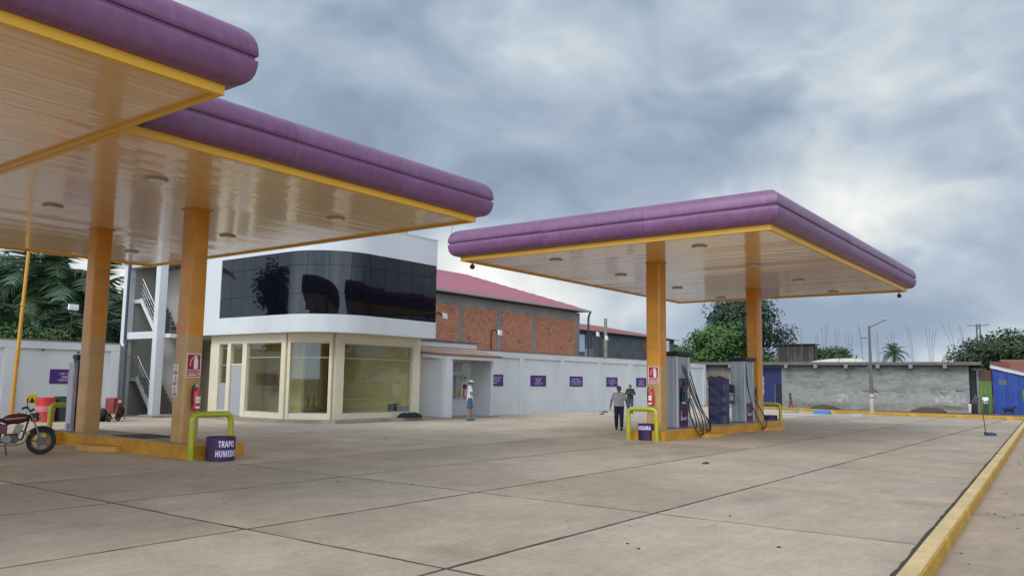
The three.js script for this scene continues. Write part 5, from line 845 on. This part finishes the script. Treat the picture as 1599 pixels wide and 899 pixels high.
  put('shirt', [...torso, ...slv, [[.05, hem + .02, 0], [.06, 1.05, 0], .126 * wd, .105 * wd], [[-.05, hem + .02, 0], [-.06, 1.05, 0], .126 * wd, .105 * wd]], P.shirt, .013, (x, y, z) => Math.max(hem - y, y - 1.47));
  put('collar', [[nb, add(nb, [0, .03, .008]), .064, .06]], P.shirt, .006, (x, y) => Math.abs(y - 1.46) - .03);
  const lt = P.legTo ?? 1.93, trs = [0, 1].flatMap((i) => lt <= 1 ? [[hip[i], lp(hip[i], kn[i], lt), .1, .09, true]] : [[hip[i], kn[i], .1, .072], [kn[i], lp(kn[i], an[i], lt - 1), .07, .058, true]]);
  put(lt <= 1 ? 'shorts' : 'trousers', [...trs, [[.05, .93, 0], [.05, 1.02, 0], .11 * wd, .105 * wd], [[-.05, .93, 0], [-.05, 1.02, 0], .11 * wd, .105 * wd]], P.trousers, .011, (x, y) => y - 1.0);
  for (const i of [0, 1]) put('shoe', [foot[i], [add(an[i], [0, -.045, -.05]), add(an[i], mul(P.foot?.[i] ?? [0, -.05, .16], .6)), .04, .04]], P.shoes, .012, null, .02);
  const hc = add(hd, [0, .04, -.022]);
  put('hair', [[hc, add(hc, [0, 0, .03]), .095, .09], ...(P.long ? [[add(hc, [0, -.02, -.04]), add(hc, [0, -.2, -.05]), .075, .06]] : [])], P.hairMat ?? M.hair, .004, P.long ? null : (x, y, z) => Math.max((hd[1] + .0 + .55 * (z - hd[2])) - y, (z - hd[2]) - .075), .02, Math.min(cell, .01));
  if (P.cap) { put('cap', [[hc, add(hc, [0, .012, .03]), .1, .096]], P.cap, .006, (x, y, z) => hd[1] + .052 - y, .02, .009); part('cap_peak', new THREE.CylinderGeometry(.085, .085, .012, 20, 1, false, -1.3, 2.6).scale(1, 1, 1.25).rotateX(.18).translate(hd[0], hd[1] + .06, hd[2] + .065).scale(s, s, s), P.cap, t); }
  if (P.belt) part('belt', new THREE.TorusGeometry(.155 * wd, .018, 6, 28).rotateX(Math.PI / 2).scale(1.12, 1, .82).translate(0, .955, 0).scale(s, s, s), P.belt, t);
  return t;
}
const phone = (label, pos, turn, tilt) => { const p = thing('mobile_phone', label, 'phone', pos, turn); const b = part('case', rbx(-.037, .037, -.076, .076, -.005, .005, .004, 1), M.black, p); b.rotation.x = tilt; part('screen', bx(-.033, .033, -.07, .07, .005, .0056), M.blackGlass, b); };
{
  const a = Math.atan2(.64, .77), px = 27.95, pz = -23.2, fw = (o) => [px + Math.sin(a) * o, pz + Math.cos(a) * o];
  person('man in a white polo, blue shorts and teal cap looking at his phone', [px, 0, pz], a, 1.77, { head: [0, -.01, .04], elbow: [[.21, 1.14, .06], [-.21, 1.14, .06]], wrist: [[.08, 1.19, .28], [-.1, 1.17, .27]], palmUp: [[0, -1, .3], [0, -1, .3]], curl: .65, knee: [[.1, .5, .03], [-.1, .5, -.01]], ankle: [[.1, .085, .03], [-.1, .085, -.03]], sleeve: .7, hem: .86, shirt: mat([.62, .65, .72], .8), trousers: mat([.055, .10, .20], .85), legTo: .93, shoes: mat([.04, .10, .15], .6), cap: mat([.32, .47, .46], .7), skin: M.skinLight });
  const [hx, hz] = fw(.40 * 1.04); phone('phone held up by the man in the white polo', [hx, 1.255, hz], a, -1.0);
}
person('man in a pale grey polo and dark trousers walking past the white wall', [26.95, 0, -15.1], Math.atan2(-.874, .487), 1.62, { width: 1.06, belly: 1, elbow: [[.28, 1.15, -.02], [-.28, 1.15, -.05]], wrist: [[.33, .90, .06], [-.33, .91, .01]], curl: .55, knee: [[.1, .5, .10], [-.1, .5, .04]], ankle: [[.1, .09, .20], [-.1, .12, -.16]], foot: [[0, -.045, .16], [0, -.075, .14]], sleeve: .8, hem: .93, belt: M.black, shirt: mat([.40, .40, .40], .85), trousers: mat([.012, .017, .032], .8), shoes: mat([.012, .012, .013], .4), hairMat: mat([.022, .02, .02], .7) });
{
  const a = Math.atan2(-.85, .5), px = 42.2, pz = -22.9;
  person('man in a dark jacket and jeans walking with his head down', [px, 0, pz], a, 1.66, { head: [0, -.012, .045], elbow: [[.26, 1.16, .02], [-.26, 1.16, .02]], wrist: [[.07, 1.17, .24], [-.09, 1.19, .25]], palmUp: [[0, -1, .3], [0, -1, .3]], curl: .7, knee: [[.1, .5, .09], [-.1, .5, .06]], ankle: [[.1, .09, .14], [-.1, .2, -.18]], foot: [[0, -.045, .16], [0, -.09, .13]], sleeve: 1.35, hem: .88, shirt: mat([.016, .022, .026], .8), trousers: mat([.035, .055, .10], .85), shoes: M.black });
  phone('phone held by the man in the dark jacket', [px + Math.sin(a) * .36, 1.2, pz + Math.cos(a) * .36], a, -1.0);
}
const farPos = (a, out, y = 0) => [80.4 + .1016 * a - .9948 * out, -.5 + y, -26.9 + .9948 * a + .1016 * out];
const stand = { elbow: [[.23, 1.14, -.02], [-.23, 1.14, -.02]], wrist: [[.25, .9, .05], [-.25, .9, .05]], knee: [[.1, .5, .02], [-.1, .5, .02]], ankle: [[.1, .085, 0], [-.1, .085, 0]], cell: .02 };
person('girl in a dark top and rust red trousers walking along the grey wall', farPos(1.15, 1.0), R(10), 1.5, { ...stand, knee: [[.1, .5, .14], [-.1, .5, -.02]], ankle: [[.1, .09, .2], [-.1, .1, -.22]], long: true, shirt: mat([.05, .03, .05], .8), trousers: mat([.22, .055, .035], .8), shoes: M.black });
person('adult in a dark grey top standing at the dark doorway across the street', farPos(16.75, 1.0), R(-95), 1.66, { ...stand, shirt: mat([.06, .06, .07], .8), trousers: mat([.03, .03, .035], .8), shoes: M.black });
person('person in a white shirt and dark trousers before the lime green door', farPos(17.5, 1.0), R(-70), 1.66, { ...stand, elbow: [[.24, 1.14, 0], [-.24, 1.14, 0]], wrist: [[.05, 1.1, .2], [-.08, 1.05, .2]], shirt: mat([.7, .7, .7], .8), trousers: mat([.05, .045, .05], .8), shoes: M.black });
person('small child in white and pink beside the dark doorway', farPos(16.3, 1.3), R(-100), .95, { ...stand, shirt: mat([.65, .5, .46], .8), trousers: mat([.62, .6, .58], .8), shoes: M.black, skin: M.skinLight });
{
  const t = far('dog', 'black dog lying near the foot of the blue shack', 'dog', 19.2, .02, .9), k = mat([.012, .011, .011], .8);
  const f = boneField([[[-.3, .42, 0], [.22, .44, 0], .13, .16], [[.22, .46, 0], [.42, .62, 0], .1, .07], [[.42, .64, 0], [.62, .58, 0], .075, .035], [[.2, .4, .08], [.22, .2, .08], .07, .035], [[.22, .2, .08], [.24, .02, .08], .033, .03], [[.2, .4, -.08], [.26, .2, -.08], .07, .035], [[.26, .2, -.08], [.28, .02, -.08], .033, .03], [[-.28, .4, .08], [-.2, .24, .09], .095, .045], [[-.2, .24, .09], [-.34, .16, .09], .04, .03], [[-.34, .16, .09], [-.3, .02, .09], .028, .028], [[-.28, .4, -.08], [-.24, .24, -.09], .095, .045], [[-.24, .24, -.09], [-.38, .16, -.09], .04, .03], [[-.38, .16, -.09], [-.34, .02, -.09], .028, .028], [[-.38, .46, 0], [-.62, .56, 0], .035, .018], [[.42, .7, .05], [.4, .78, .06], .03, .01], [[.42, .7, -.05], [.4, .78, -.06], .03, .01]], .04);
  part('body', surface(f, [-.75, -.05, -.3], [.75, .9, .3], .018), k, t);
}

// ---------------------------------------------------------------- draw
const renderer = new THREE.WebGLRenderer({ antialias: true });
renderer.setSize(1024, 575);
renderer.toneMapping = THREE.LinearToneMapping; renderer.toneMappingExposure = EXPOSURE;
renderer.shadowMap.enabled = true; renderer.shadowMap.type = THREE.PCFSoftShadowMap;
renderer.render(scene, camera);
